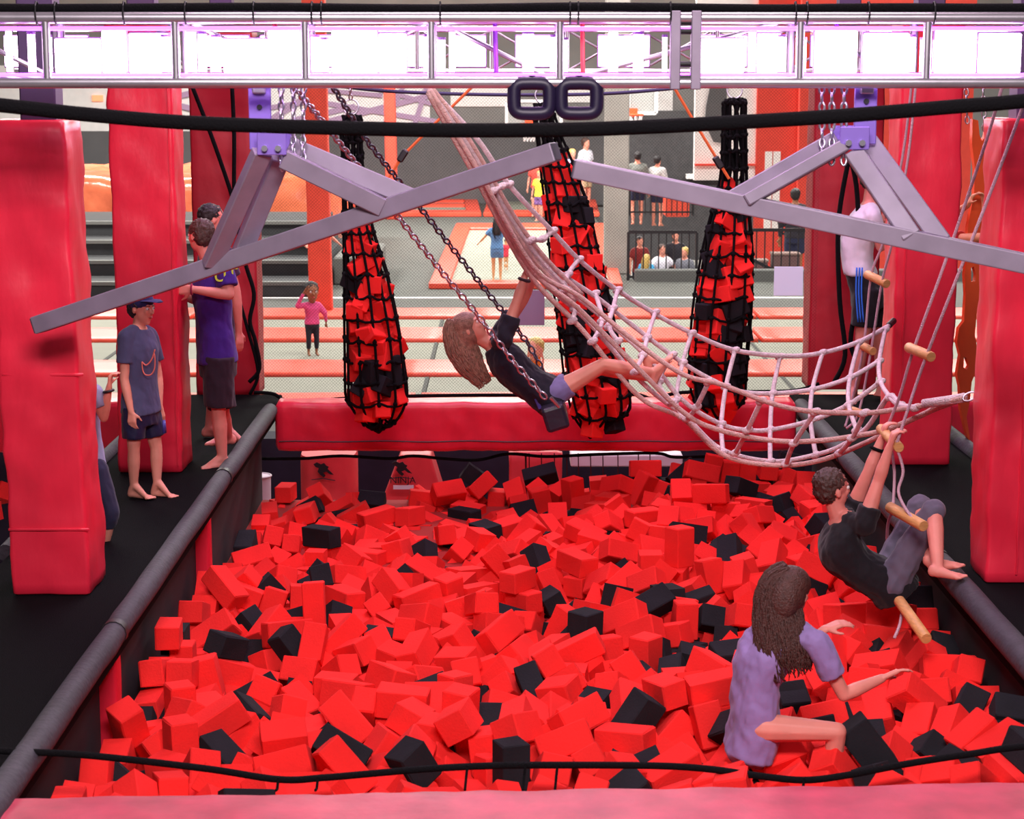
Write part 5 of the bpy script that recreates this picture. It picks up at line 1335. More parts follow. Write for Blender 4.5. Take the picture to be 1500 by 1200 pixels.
def face_parts(t, c, f, u, h, brow):
    f, u, r = orth(f, u)
    for s in (-1, 1):
        e = MB().sph(c + r * (s * .135 * h) + f * (.325 * h) + u * (.035 * h), .05 * h, 10, 8).build('eye', EYE_W, t, smooth=True)
        MB().sph(c + r * (s * .135 * h) + f * (.345 * h) + u * (.035 * h), .033 * h, 8, 6).build('iris', EYE_D, e, smooth=True)
        MB().capsule(c + r * (s * .07 * h) + f * (.365 * h) + u * (.115 * h), c + r * (s * .21 * h) + f * (.32 * h) + u * (.12 * h), .014 * h, .010 * h, 6).build('eyebrow', brow, t, smooth=True)
    MB().ell(c + f * (.345 * h) - u * (.235 * h), (r * (.095 * h), f * (.03 * h), u * (.028 * h)), 10, 6).build('mouth', LIP, t, smooth=True)


def hand_solid(mb, w, d, normals, s, curl=0.3, thumb=1, fine=True):
    """w wrist, d pointing direction, normals palm normal (fingers curl towards it), s scale (1 = adult)"""
    d, normals, ac = orth(d, normals)
    ac = ac * thumb
    for k in (-1, 0, 1):
        mb.capsule(w + ac * (k * .012 * s), w + d * (.085 * s) + ac * (k * .026 * s), .017 * s, .0165 * s, 8)
    ln = (.066, .076, .072, .056)
    for i in range(4):
        b = w + d * (.088 * s) + ac * ((.030 - .020 * i) * s)
        dirv = (d + ac * (.10 - .06 * i)).normalized()
        p = b
        for j, fr in enumerate((.45, .32, .25)):
            an = curl * (0.75 + 0.5 * j)
            dirv = (dirv * math.cos(an) + normals * math.sin(an))
            q = p + dirv.normalized() * (ln[i] * fr * s * 1.15)
            mb.capsule(p, q, (.0098 - .0009 * j) * s, (.0092 - .0010 * j) * s, 8)
            p = q
            pass
            dirv = dirv.normalized()
    tb = w + d * (.030 * s) + ac * (.030 * s)
    td = (d * .55 + ac * .75 + normals * (.25 + .5 * curl)).normalized()
    m1 = tb + td * (.040 * s)
    mb.capsule(w + d * .02 * s + ac * .018 * s, m1, .017 * s, .012 * s, 8)
    mb.capsule(m1, m1 + (td * .5 + d * .6 + normals * (.5 * curl)).normalized() * (.034 * s), .0115 * s, .009 * s, 8)


def foot_solid(mb, an, toe, s, fine=True):
    """ankle and big-toe tip; sole below the ankle"""
    an, toe = V(an), V(toe)
    d = toe - an
    f, u, r = orth(V((d.x, d.y, d.z)), V((0, 0, 1)) if abs(d.normalized().z) < 0.85 else V((-1, 0, 0)))
    heel = an - u * (.050 * s) - f * (.035 * s)
    if abs(d.normalized().z) < 0.62:
        f, u, r = orth(V((d.x, d.y, 0)), V((0, 0, 1)))
        heel = V((an.x, an.y, toe.z + .016 * s)) - f * (.030 * s)
    mb.sph(heel, .034 * s, 10, 6)
    mb.capsule(an, heel + u * .01 * s, .036 * s, .032 * s)
    ball = toe - f * (.045 * s)
    mb.capsule(heel, ball - r * (.012 * s), .030 * s, .022 * s)
    mb.capsule(an + f * .02 * s, ball + r * (.015 * s), .034 * s, .019 * s)
    mb.capsule(ball - r * .03 * s, ball + r * .03 * s, .019 * s, .016 * s)
    for k in range(5):
        o = r * ((-.032 + .0165 * k) * s)
        mb.capsule(ball + o, toe + o - f * (.005 * k * s), (.013 if k == 0 else .0105) * s, (.0125 if k == 0 else .009) * s, 8)


def torso_rings(J, s, grow=0.0, t0=-0.14, t1=1.0, girth=1.0, flare=0.0, close=True):
    sl, sr, hl, hr = [V(x) for x in (J['sh'][0], J['sh'][1], J['hp'][0], J['hp'][1])]
    pv, nk = (hl + hr) / 2, V(J['nk'])
    lat_s, lat_h = (sr - sl).normalized(), (hr - hl).normalized()
    bend = V(J.get('bend', (0, 0, 0)))
    keys = [(-.30, .145, .105), (-.14, .150, .11), (0, .160, .115), (.18, .150, .105), (.38, .138, .098), (.60, .152, .112), (.78, .165, .110), (.90, .150, .088), (.97, .10, .07), (1.03, .062, .058)]
    rings = []

    def wd(t):
        for a, b in zip(keys[:-1], keys[1:]):
            if a[0] <= t <= b[0]:
                q = (t - a[0]) / (b[0] - a[0])
                return a[1] + (b[1] - a[1]) * q, a[2] + (b[2] - a[2]) * q
        return keys[-1][1:]
    ax = nk - pv
    N = 14
    for i in range(N + 1):
        t = t0 + (t1 - t0) * i / N
        c = pv + ax * t + bend * max(0.0, math.sin(min(max(t, 0), 1) * PI))
        lat = lat_h.lerp(lat_s, min(max(t, 0), 1)).normalized()
        d = ax.normalized()
        lat = (lat - d * lat.dot(d)).normalized()
        dep = d.cross(lat)
        w, dd = wd(t)
        ex = flare * max(0.0, 0.5 - t)
        rings.append((c, lat * ((w * girth + grow + ex) * s), dep * ((dd * girth + grow + ex) * s)))
    return rings


def person(label, J, s, skin='light', vox=0.008, shirt=None, shorts=None, hair=None, head_h=0.225, sleeve=0.55, shirt_hem=-0.22,
           leg_cover=0.72, curl=(0.3, 0.3), palm=((0, 0, -1), (0, 0, -1)), hands=True, face=True, girth=1.0, fine=True, fold=0.006,
           long_hair=None, hair_col=None, group=None, leg_grow=1.0, feet=True, legless=False):
    base = min((J['an'][0], J['an'][1]), key=lambda p: p[2])
    t = thing('person', label, 'person', V(base), group)
    sk = SKINS[skin]
    hd, nk = V(J['hd']), V(J['nk'])
    f, u, r = orth(J['face'], J['hup'])
    mb = MB()
    head_solid(mb, hd, f, u, head_h, fine)
    mb.capsule(nk - (hd - nk) * 0.15, hd - u * (.15 * head_h) - f * (.05 * head_h), .056 * s * girth, .052 * s)
    mb.loft(torso_rings(J, s, 0, -0.1, 1.03, girth), 18, 2.3)
    for i in (0, 1):
        sh, el, wr = V(J['sh'][i]), V(J['el'][i]), V(J['wr'][i])
        mb.capsule(nk.lerp(sh, .35), sh, .06 * s, .056 * s)
        mb.capsule(sh, el, .052 * s * girth, .038 * s)
        mb.capsule(el, el.lerp(wr, .3), .038 * s, .041 * s)
        mb.capsule(el.lerp(wr, .3), wr, .041 * s, .026 * s)
        if hands:
            hdir = V(J['hand'][i]) if 'hand' in J else (wr - el)
            hand_solid(mb, wr, hdir, palm[i], s, curl[i], 1 if i == 0 else -1, fine)
        if legless:
            continue
        hp, kn, an = V(J['hp'][i]), V(J['kn'][i]), V(J['an'][i])
        mb.capsule(hp, kn, .082 * s * girth, .052 * s)
        mb.capsule(kn, kn.lerp(an, .32), .051 * s, .054 * s)
        mb.capsule(kn.lerp(an, .32), an, .054 * s, .034 * s)
        if feet:
            foot_solid(mb, an, J['toe'][i], s, fine)
    link('body', fused(mb, vox, 3), sk, t)
    if face:
        face_parts(t, hd, f, u, head_h, hair_col or EYE_D)
    if shirt:
        mb = MB()
        mb.loft(torso_rings(J, s, .020, shirt_hem, 1.0, girth, .02), 20, 2.3)
        for i in (0, 1):
            sh, el = V(J['sh'][i]), V(J['el'][i])
            mb.capsule(nk.lerp(sh, .45), sh, .066 * s, .070 * s)
            if sleeve > 0:
                e = sh.lerp(el, min(sleeve, 1.0))
                mb.tube([sh, sh.lerp(e, .5), e], [.070 * s, .072 * s, .074 * s], 14)
                if sleeve > 1:
                    wr = V(J['wr'][i])
                    e2 = el.lerp(wr, sleeve - 1)
                    mb.sph(el, .052 * s, 10, 8)
                    mb.tube([el, e2], [.052 * s, .042 * s], 12)
        link('shirt', crumple(fused(mb, vox * 1.1, 3), fold * s, 9 / s, s), shirt, t)
    if shorts and not legless:
        mb = MB()
        mb.loft(torso_rings(J, s, .014, -0.16, 0.22, girth, .01), 18, 2.3)
        for i in (0, 1):
            hp, kn, an = V(J['hp'][i]), V(J['kn'][i]), V(J['an'][i])
            if leg_cover <= 1:
                e = hp.lerp(kn, leg_cover)
                mb.tube([hp.lerp(kn, -.08), hp.lerp(e, .5), e], [.098 * s * leg_grow, .098 * s * leg_grow, .092 * s * leg_grow], 16)
            else:
                mb.capsule(hp, kn, .094 * s * leg_grow, .066 * s * leg_grow)
                e = kn.lerp(an, leg_cover - 1)
                mb.tube([kn, kn.lerp(e, .4), e], [.066 * s * leg_grow, .066 * s * leg_grow, .052 * s * leg_grow], 14)
        link('shorts' if leg_cover <= 1 else 'trousers', crumple(fused(mb, vox * 1.1, 3), fold * s, 9 / s, s + 3), shorts, t)
    if hair == 'short':
        mb = MB()
        h = head_h
        mb.ell(hd + u * (.19 * h) - f * (.10 * h), (r * (.365 * h), f * (.405 * h), u * (.345 * h)), 18, 12)
        mb.ell(hd + u * (.02 * h) - f * (.20 * h), (r * (.345 * h), f * (.28 * h), u * (.34 * h)), 16, 10)
        me = fused(mb, max(vox, h / 40), 2)
        crumple(me, .012, 60)
        link('hair', me, hair_col, t)
    if long_hair:
        rnd = random.Random(7)
        h = head_h
        mb = MB()
        mb.ell(hd + u * (.17 * h) - f * (.09 * h), (r * (.38 * h), f * (.43 * h), u * (.37 * h)), 18, 12)
        mb.ell(hd - u * (.02 * h) - f * (.16 * h), (r * (.385 * h), f * (.38 * h), u * (.46 * h)), 16, 10)
        mb.ell(hd - u * (.12 * h) - f * (.30 * h), (r * (.36 * h), f * (.30 * h), u * (.50 * h)), 16, 10)
        guide = [V(g[0]) for g in long_hair]
        gw = [g[1] for g in long_hair]
        hr = []
        gl0 = spline([hd - f * (.10 * h) + u * (.1 * h)] + guide, 3)
        gw0 = []
        w0 = [.30 * h] + gw
        for a, b in zip(w0[:-1], w0[1:]):
            gw0 += [a + (b - a) * k / 3 for k in range(3)]
        gw0.append(w0[-1])
        for i in range(len(gl0)):
            tng = (gl0[min(i + 1, len(gl0) - 1)] - gl0[max(i - 1, 0)]).normalized()
            sx = tng.cross(V((0.0, 1.0, 0.0))).normalized()
            hr.append((gl0[i], sx * (gw0[i] * .80), tng.cross(sx) * (gw0[i] * .52)))
        mb.loft(hr[:max(4, int(len(hr) * .82))], 14)
        hm = fused(mb, max(vox, h / 36), 2)
        o = link('hair', hm, hair_col, t)
        locks = MB()
        gl = spline([hd + u * (.30 * h) - f * (.12 * h)] + guide, 5)
        gws = []
        ww = [.33 * h] + gw
        for a, b in zip(ww[:-1], ww[1:]):
            gws += [a + (b - a) * k / 5 for k in range(5)]
        gws.append(ww[-1])
        for k in range(640 if fine else 40):
            an = rnd.uniform(0, 2 * PI)
            rad = .55 + .45 * math.sqrt(rnd.random())
            fr = rnd.uniform(0.72, 1.0)
            n = max(4, int(len(gl) * fr))
            pts = []
            ph = rnd.uniform(0, 6)
            for i in range(n):
                tng = (gl[min(i + 1, len(gl) - 1)] - gl[max(i - 1, 0)]).normalized()
                sx = tng.cross(V((0.0, 1.0, 0.0))).normalized()
                sy = tng.cross(sx)
                w = gws[i] * rad
                pts.append(gl[i] + sx * (w * math.cos(an)) + sy * (w * .62 * math.sin(an)) + sx * (.006 * math.sin(i * .9 + ph)))
            locks.tube(pts, [.0042 * s * (1 - .75 * (i / n) ** 2) + .0012 for i in range(n)], 4)
        lo = locks.build('hair_locks', hair_col, t, smooth=True)
        lo['kind'] = 'stuff'
    return t


def pj(Y, **kw):
    """joint table from photo points; a point is (px, py) or (px, py, extra distance)"""
    out = {}
    for k, v in kw.items():
        if k in ('face', 'hup', 'hand', 'bend'):
            out[k] = v
        elif isinstance(v[0], (tuple, list)):
            out[k] = [P(q[0], q[1], Y + (q[2] if len(q) > 2 else 0)) for q in v]
        else:
            out[k] = P(v[0], v[1], Y + (v[2] if len(v) > 2 else 0))
    return out


def cloth(name, rgb, rough=0.85):
    return mat(name, rgb, rough, bump=0.25, bscale=14, var=0.10, vscale=8, spec=0.3, sheen=0.1)


H_BROWN = mat('hair_brown', (70, 46, 40), 0.55, var=0.3, vscale=60, bump=0.4, bscale=120)
H_DARK = mat('hair_dark', (30, 22, 26), 0.55, var=0.3, vscale=60, bump=0.4, bscale=120)
H_LIGHT = mat('hair_light_brown', (150, 110, 92), 0.5, var=0.35, vscale=50, bump=0.4, bscale=120)
H_BLOND = mat('hair_blond', (196, 164, 92), 0.5, var=0.3, vscale=50)
H_AUBURN = mat('hair_auburn', (74, 40, 34), 0.55, var=0.3, vscale=60, bump=0.5, bscale=120)
NAVY = cloth('navy_cloth', (38, 40, 66))
SATIN_BLUE = mat('blue_satin', (70, 70, 150), 0.35, var=0.3, vscale=18)

# --- girl lying back on the swing
SY = 11.85
J = pj(SY, hd=(689, 481), nk=(722, 505), sh=[(738, 497, -.15), (728, 494, .16)], el=[(757, 442, -.13), (767, 440, .12)], wr=[(770, 401, -.08), (783, 401, .08)],
       hp=[(806, 580, -.08), (806, 577, .09)], kn=[(884, 534, -.10), (878, 540, .10)], an=[(957, 546, -.08), (952, 553, .10)], toe=[(986, 520, -.06), (984, 530, .10)],
       face=(.80, -.22, .62), hup=(-.60, 0.05, .80), hand=[(0.22, 0.1, 1), (0.22, 0, 1)], bend=(-.015, 0, -.03))
BLACK_TEE = cloth('black_tee', (30, 26, 40))
g1 = person('girl with long brown hair leaning back on the swing, gripping the cargo net', J, 0.80, 'light', 0.007, BLACK_TEE, cloth('lilac_grey_shorts', (126, 116, 164)), None, 0.215, 0.62, -0.16, 0.36,
            (0.85, 0.85), ((1, 0, -.1), (1, 0, -.1)), hair_col=H_LIGHT, girth=1.12, fold=0.012,
            long_hair=[(P(672, 486, SY), .092), (P(677, 510, SY), .095), (P(688, 532, SY), .085), (P(700, 549, SY), .062), (P(713, 566, SY), .040)])
MB().tube([P(768, 410, SY - .085) + V((.030 * math.cos(k * PI / 6), .030 * math.sin(k * PI / 6), -.009 * math.cos(k * PI / 6))) for k in range(12)], .010, 6, closed=True).build('wristband', cloth('dark_band', (60, 44, 50)), g1, smooth=True)
MB().box(P(797, 588, SY - .13), (0.10, .012, .07), Matrix.Rotation(-.4, 3, 'Y')).build('satin_panel', SATIN_BLUE, g1, bevel=0.004)

# --- boy swinging on the rope ladder
BY = 10.38
J = pj(BY, hd=(1220, 717), nk=(1230, 757), sh=[(1266, 770, -.17), (1244, 757, .19)], el=[(1287, 705, -.16), (1272, 692, .12)], wr=[(1303, 655, -.18), (1291, 644, .12)],
       hp=[(1306, 855, -.10), (1296, 845, .10)], kn=[(1368, 748, -.14), (1348, 742, .08)], an=[(1374, 838, -.40), (1366, 828, -.22)], toe=[(1414, 846, -.46), (1411, 830, -.28)],
       face=(.93, .36, .05), hup=(0.02, 0, 1), hand=[(0.25, -.1, 1), (0.25, 0, 1)], bend=(-.11, -.02, -.03))
b1 = person('boy in a black tee and grey trousers hanging from the rope ladder rung', J, 0.86, 'pink', 0.007, cloth('black_cotton', (24, 22, 28)), cloth('grey_jersey', (100, 94, 112)), 'short', 0.225, 0.42, -0.20, 1.12,
            (0.95, 0.95), ((1, 0, -.2), (1, 0, -.2)), hair_col=H_BROWN, leg_grow=1.16, girth=1.16, fold=0.010)
MB().tube([P(1285, 658, BY + .12) + V((.034 * math.cos(k * PI / 6), .034 * math.sin(k * PI / 6), -.012 * math.cos(k * PI / 6))) for k in range(12)], .009, 6, closed=True).build('wristband', BLACK_ROPE, b1, smooth=True)

# --- girl climbing out of the foam at the front
GY = 8.10
J = pj(GY, hd=(1160, 868), nk=(1146, 915), sh=[(1196, 940, -.12), (1120, 926, .15)], el=[(1236, 1018, -.10), (1168, 960, .26)], wr=[(1292, 994, -.02), (1208, 922, .30)],
       hp=[(1116, 1066, -.09), (1098, 1062, .10)], kn=[(1226, 1072, -.12), (1090, 1160, .12)], an=[(1214, 1155, -.06), (1080, 1260, .20)], toe=[(1250, 1172, -.10), (1120, 1275, .14)],
       face=(.62, .74, -.22), hup=(.10, 0.05, 1), hand=[(1, .1, .45), (1, .1, .35)], bend=(-.05, -.02, .02))
g2 = person('girl with very long dark hair in a lilac tee climbing through the foam', J, 0.78, 'pink', 0.006, cloth('lilac_tee', (146, 122, 176)), None, None, 0.215, 0.62, -0.36, 0.02,
            (0.25, 0.3), ((.2, -.4, -1), (.2, .2, -1)), hair_col=H_AUBURN, girth=1.0, fold=0.012,
            long_hair=[(P(1140, 862, GY - .03), .085), (P(1140, 905, GY - .05), .105), (P(1146, 945, GY - .08), .115), (P(1152, 972, GY - .09), .11), (P(1158, 992, GY - .09), .10)])

# --- boy in grey tee and cap standing on the platform
CY = 12.30
J = pj(CY, hd=(208, 452), nk=(203, 482), sh=[(185, 493, -.10), (220, 491, .12)], el=[(182, 556, -.12), (232, 552, .14)], wr=[(192, 603, -.14), (234, 596, .10)],
       hp=[(196, 602, -.06), (217, 602, .07)], kn=[(196, 660, -.07), (229, 656, .06)], an=[(196, 712, -.05), (230, 708, .03)], toe=[(224, 730, -.12), (258, 728, -.02)],
       face=(.86, -.5, -.06), hup=(0, 0, 1), hand=[(.06, -.05, -1), (.05, .1, -1)])
b2 = person('barefoot boy in a dark grey tee and blue cap on the platform', J, 0.76, 'light', 0.007, cloth('slate_tee', (72, 72, 104)), cloth('black_blue_shorts', (28, 28, 60), 0.5), 'short', 0.205, 0.62, -0.02, 0.70,
            (0.35, 0.35), ((.3, 1, 0), (-.3, 1, 0)), hair_col=H_DARK, leg_grow=1.05)
hd = P(208, 452, CY)
f, u, r = orth((.86, -.5, 0.05), (0, 0, 1))
cap = MB().ell(hd + u * .045 - f * .012, (r * .078, f * .092, u * .075), 18, 10)
cm = cap.mesh('cap', True)
CAPM = cloth('blue_cap', (40, 44, 96))
co = link('cap', cm, CAPM, b2)
MB().loft([(hd + u * .052 + f * .05, r * .070, u * .006), (hd + u * .050 + f * .10, r * .066, u * .006), (hd + u * .040 + f * .150, r * .03, u * .004)], 14).build('cap_brim', CAPM, co, smooth='edge')
ORPR = mat('orange_print', (214, 110, 96), 0.7)
for pts in ([(208, 530), (209, 542), (213, 549), (221, 549), (226, 541), (227, 528), (226, 518)], [(208, 530), (214, 535), (222, 527), (227, 512)]):
    MB().tube(spline([P(px, py, CY - .135 + .0 * py) for px, py in pts], 4), .0045, 5).build('shirt_print', ORPR, b2, smooth=True)
for px in (184, 240):
    MB().loft([(P(px, 616, CY - (.09 if px < 200 else .05)), V((.010, 0, 0)), V((0, .02, 0))), (P(px + (1 if px > 200 else 0), 634, CY - (.09 if px < 200 else .05)), V((.014, 0, 0)), V((0, .03, 0)))], 10).build('shorts_stripe', SATIN_BLUE, b2, smooth=True)

# --- teenager in purple, hand on the pillar
TY = 13.35
J = pj(TY, hd=(293, 346), nk=(306, 384), sh=[(330, 402, -.16), (306, 400, .18)], el=[(336, 432, -.20), (290, 440, .20)], wr=[(282, 424, -.24), (262, 430, .05)],
       hp=[(321, 528, -.09), (316, 528, .09)], kn=[(320, 602, -.09), (326, 604, .10)], an=[(326, 672, -.06), (334, 640, .35)], toe=[(294, 686, -.14), (300, 650, .30)],
       face=(-.72, .66, -.04), hup=(0, 0, 1), hand=[(-1, .1, 0), (-1, .1, 0)])
b3 = person('teenager in a purple tee and dark shorts leaning a hand on the pillar', J, 0.97, 'pink', 0.009, cloth('purple_tee', (66, 30, 132)), cloth('dark_plum_shorts', (46, 30, 44)), 'short', 0.225, 0.60, -0.02, 0.92,
            (0.3, 0.3), ((0, 1, -.2), (0, 1, -.2)), hair_col=H_BROWN, leg_grow=1.12)
NEON = mat('neon_yellow_print', (206, 226, 70), 0.6)
plant(text_mesh('UT', 0.13, 0.002), NEON, 'back_lettering', b3, P(331, 412, TY - .225), (.95, .5, 0), (0, 0, 1))
MB().tube([P(281, 424, TY - .24) + V((0, .034 * math.cos(k * PI / 6), .034 * math.sin(k * PI / 6))) for k in range(12)], .007, 6, closed=True).build('bracelet', cloth('red_band', (150, 30, 70)), b3, smooth=True)

# --- dark-haired teenager hidden behind him
UY = 14.3
J = pj(UY, hd=(312, 322), nk=(314, 358), sh=[(330, 372, -.16), (304, 372, .16)], el=[(346, 428, -.14), (300, 430, .16)], wr=[(350, 486, -.12), (302, 480, .12)],
       hp=[(322, 498, -.08), (312, 498, .08)], kn=[(318, 570, -.08), (316, 570, .08)], an=[(336, 634, -.04), (306, 628, .06)], toe=[(366, 648, -.10), (336, 638, .05)],
       face=(.9, .3, 0), hup=(0, 0, 1), hand=[(.05, -.05, -1), (.05, .1, -1)])
person('dark-haired teenager mostly hidden behind the one in purple', J, 0.95, 'pink', 0.010, cloth('plum_tee', (60, 24, 60)), SATIN_BLUE, 'short', 0.225, 0.6, -0.05, 0.85, hair_col=H_DARK)

# --- kid half hidden behind the big near pillar
KY = 11.15
J = pj(KY, hd=(112, 515), nk=(114, 560), sh=[(138, 575, -.12), (92, 575, .14)], el=[(152, 612, -.10), (80, 625, .10)], wr=[(160, 566, -.14), (88, 660, .05)],
       hp=[(140, 690, -.06), (116, 690, .08)], kn=[(162, 748, -.08), (120, 755, .06)], an=[(152, 806, -.04), (112, 812, .06)], toe=[(181, 822, -.08), (140, 826, .02)],
       face=(.9, .2, 0), hup=(0, 0, 1), hand=[(.15, 0, 1), (0, 0, -1)])
k1 = person('kid in navy trousers half hidden behind the big near pillar, fist raised', J, 0.72, 'light', 0.008, cloth('pale_blue_tee', (150, 158, 190)), NAVY, 'short', 0.205, 0.55, -0.1, 1.42, (1.1, 0.4), ((1, 0, 0), (0, 1, 0)), hair_col=H_BROWN, leg_grow=1.15)
MB().tube([P(159, 573, KY - .14) + V((.027 * math.cos(k * PI / 6), .025 * math.sin(k * PI / 6), .006 * math.cos(k * PI / 6))) for k in range(12)], .008, 6, closed=True).build('watch', BLACK_METAL, k1, smooth=True)

# --- man in white tee by the far pillar
MY = 16.05
J = pj(MY, hd=(1280, 264), nk=(1274, 300), sh=[(1278, 318, -.17), (1266, 316, .17)], el=[(1290, 362, -.16), (1270, 368, .2)], wr=[(1312, 330, -.10), (1290, 330, .2)],
       hp=[(1270, 428, -.09), (1274, 428, .09)], kn=[(1262, 508, -.08), (1290, 508, .10)], an=[(1250, 572, -.06), (1292, 562, .12)], toe=[(1246, 592, -.20), (1286, 580, -.02)],
       face=(.95, .2, -.1), hup=(0, 0, 1), hand=[(.3, 0, 1), (.3, 0, 1)], bend=(-.10, 0, 0))
m1 = person('man in a white tee and black shorts with blue stripes beside the far pillar', J, 1.06, 'pink', 0.012, cloth('white_tee', (226, 220, 232)), cloth('black_shorts', (26, 24, 30)), 'short', 0.235, 0.6, 0.20, 0.62, (0.4, 0.4), hair_col=H_DARK, leg_grow=1.1)
BLUE_STR = mat('blue_stripe', (40, 110, 220), 0.6)
for k in range(3):
    MB().tube(spline([P(1255 + 4 * k, 392, MY - .20), P(1254 + 4 * k, 430, MY - .215), P(1257 + 4 * k, 472, MY - .22)], 4), .007, 5).build('shorts_stripe', BLUE_STR, m1, smooth=True)

# --- climber hugging the orange board, body hidden by the pillar
AY = 14.25
J = pj(AY, hd=(1368, 300), nk=(1366, 335), sh=[(1384, 352, -.15), (1362, 352, .16)], el=[(1447, 347, -.50), (1386, 322, .0)], wr=[(1442, 302, -.48), (1418, 300, -.40)],
       hp=[(1366, 455, -.08), (1358, 455, .08)], kn=[(1372, 530, -.1), (1362, 530, .1)], an=[(1366, 622, -.08), (1356, 622, .08)], toe=[(1384, 634, -.10), (1376, 634, .08)],
       face=(.95, -.1, .1), hup=(0, 0, 1), hand=[(-.15, -.2, 1), (.4, -.2, .9)])
person('climber hidden by the pillar with bare arms hugging the orange board', J, 0.85, 'warm', 0.010, cloth('coral_tee', (214, 70, 60)), NAVY, 'short', 0.22, 0.4, -0.1, 0.8, (0.9, 0.9), ((-1, -.3, 0), (1, -.3, 0)), hair_col=H_BROWN)

# ------------------------------------------------------------------ the hall behind: back wall, column, banners
WY = 58.0
WHITE_WALL = mat('white_wall_paint', (236, 232, 230), 0.85, var=0.04)
PURPLE_STRIPE = mat('mauve_wall_stripe', (176, 146, 178), 0.85)
struct_('wall_back', MB().box2((-20, WY, GLOW), (20, WY + 0.3, 8)), mat('grey_hall_wall', (126, 124, 122), 0.9, var=0.12, vscale=0.8))


def wall_panel(name, a, b, m, Y=WY, d=0.06):
    """flat panel fixed on the back wall, corners as photo points"""
    p, q = P(a[0], a[1], Y), P(b[0], b[1], Y)
    o = MB().box2((p.x, Y - d, q.z), (q.x, Y, p.z)).build(name, m, bpy.data.objects['wall_back'])
    return o


wall_panel('charcoal_wall_panel', (-40, 192), (885, 300), CHARCOAL, WY, 0.10)
wall_panel('white_wall_panel', (-40, 96), (630, 192), WHITE_WALL)
wall_panel('white_wall_panel', (660, 120), (745, 156), WHITE_WALL)
wall_panel('white_wall_panel', (820, 120), (872, 150), WHITE_WALL)
wall_panel('white_wall_panel', (900, 120), (985, 162), WHITE_WALL)
wall_panel('charcoal_wall_panel', (905, 162), (1015, 330), CHARCOAL, WY, 0.08)
wall_panel('grey_wall_beam', (-40, 0), (1540, 22), CONCRETE, WY, 0.4)
for i_, (a, b, w) in enumerate((((375, 190), (470, 128), 9), ((430, 176), (520, 156), 8), ((380, 160), (460, 148), 7), ((470, 150), (640, 178), 7), ((480, 178), (630, 140), 8), ((520, 186), (640, 196), 6), ((590, 128), (560, 190), 7),
                ((625, 128), (605, 190), 7), ((545, 128), (632, 152), 6), ((470, 132), (560, 140), 6), ((200, 140), (370, 180), 8), ((130, 170), (300, 132), 8))):
    MB().bar(P(a[0], a[1], WY - .09 - .004 * i_), P(b[0], b[1], WY - .09 - .004 * i_), 0.05, w * 0.02, up=(0, 0, 1)).build('wall_stripe', PURPLE_STRIPE, bpy.data.objects['wall_back'])
ex = thing('exit_sign', 'small orange lit exit sign high on the far wall', 'sign', P(143, 144, 57.9))
MB().box(P(143, 144, 57.9), (0.32, 0.06, 0.18)).build('case', mat('exit_case', (240, 150, 110), 0.6, emit=(1, .35, .15), power=0.8), ex, bevel=0.01)

# big grey column of the hall
cb = PZ(902, 402, GL)
tag(MB().box2((P(886, 300, cb.y).x, cb.y, GL), (P(921, 300, cb.y).x, cb.y + 0.5, 8)).build('column', CONCRETE, bevel=0.02), 'tall grey concrete column between the trampolines and the seating', 'column', kind='thing')


def orange_column(label, pxa, pxb, pyb):
    b = PZ((pxa + pxb) / 2, pyb, GL)
    x0_, x1_ = P(pxa, pyb, b.y).x, P(pxb, pyb, b.y).x
    t = thing('padded_column', label, 'column', V(((x0_ + x1_) / 2, b.y + 0.15, GL)))
    MB().pad(((x0_ + x1_) / 2, b.y + 0.15, GL), ((x0_ + x1_) / 2 + (P(pxa - 4, 130, b.y).x - P(pxa, 130, b.y).x), b.y + 0.15, 4.0), ((x1_ - x0_) / 2, 0, 0), (0, 0.15, 0), 0.03, 0.01, 0.15, seed=pxa).build('pad_cover', ORANGE_PAD, t, smooth=True)


orange_column('orange padded column behind the toddler in pink', 453, 486, 462)
orange_column('thin orange padded column by the far trampolines', 566, 583, 322)

# trampoline court: rows of grey beds between coral pads
court = []


def yz(py):
    return PZ(750, py, GL).y


rows = [(458, 470), (487, 504), (535, 555), (584, 600)]
xs = [-14.0, -9.6, -5.3, -1.0, 3.4, 7.6, 12.0]
beds = [(471, 487), (505, 535), (556, 584)]
for i, (a, b) in enumerate(beds):
    for j in range(len(xs) - 1):
        if (xs[j] + xs[j + 1]) / 2 < -9 or (xs[j] + xs[j + 1]) / 2 > 8.5:
            continue
        where = ('farthest', 'middle', 'nearest')[i]
        side_ = ('by the black steps', 'under the toddler in pink' if i == 1 else 'in front of the orange column', 'behind the girl on the swing', 'in front of the railing')[min(3, max(0, j - 1))]
        t = thing('trampoline', f'grey trampoline bed of the {where} court row {side_}', 'trampoline', V(((xs[j] + xs[j + 1]) / 2, (yz(a) + yz(b)) / 2, GL)), 'trampoline court beds')
        MB().box2((xs[j] + 0.06, yz(b), GL + 0.005), (xs[j + 1], yz(a), GL + 0.03)).build('bed', TRAMP_BED, t)
        MB().box2((xs[j] - 0.0, yz(b), GL), (xs[j] + 0.05, yz(a), GL + 0.035)).build('side_seam', DECK, t)
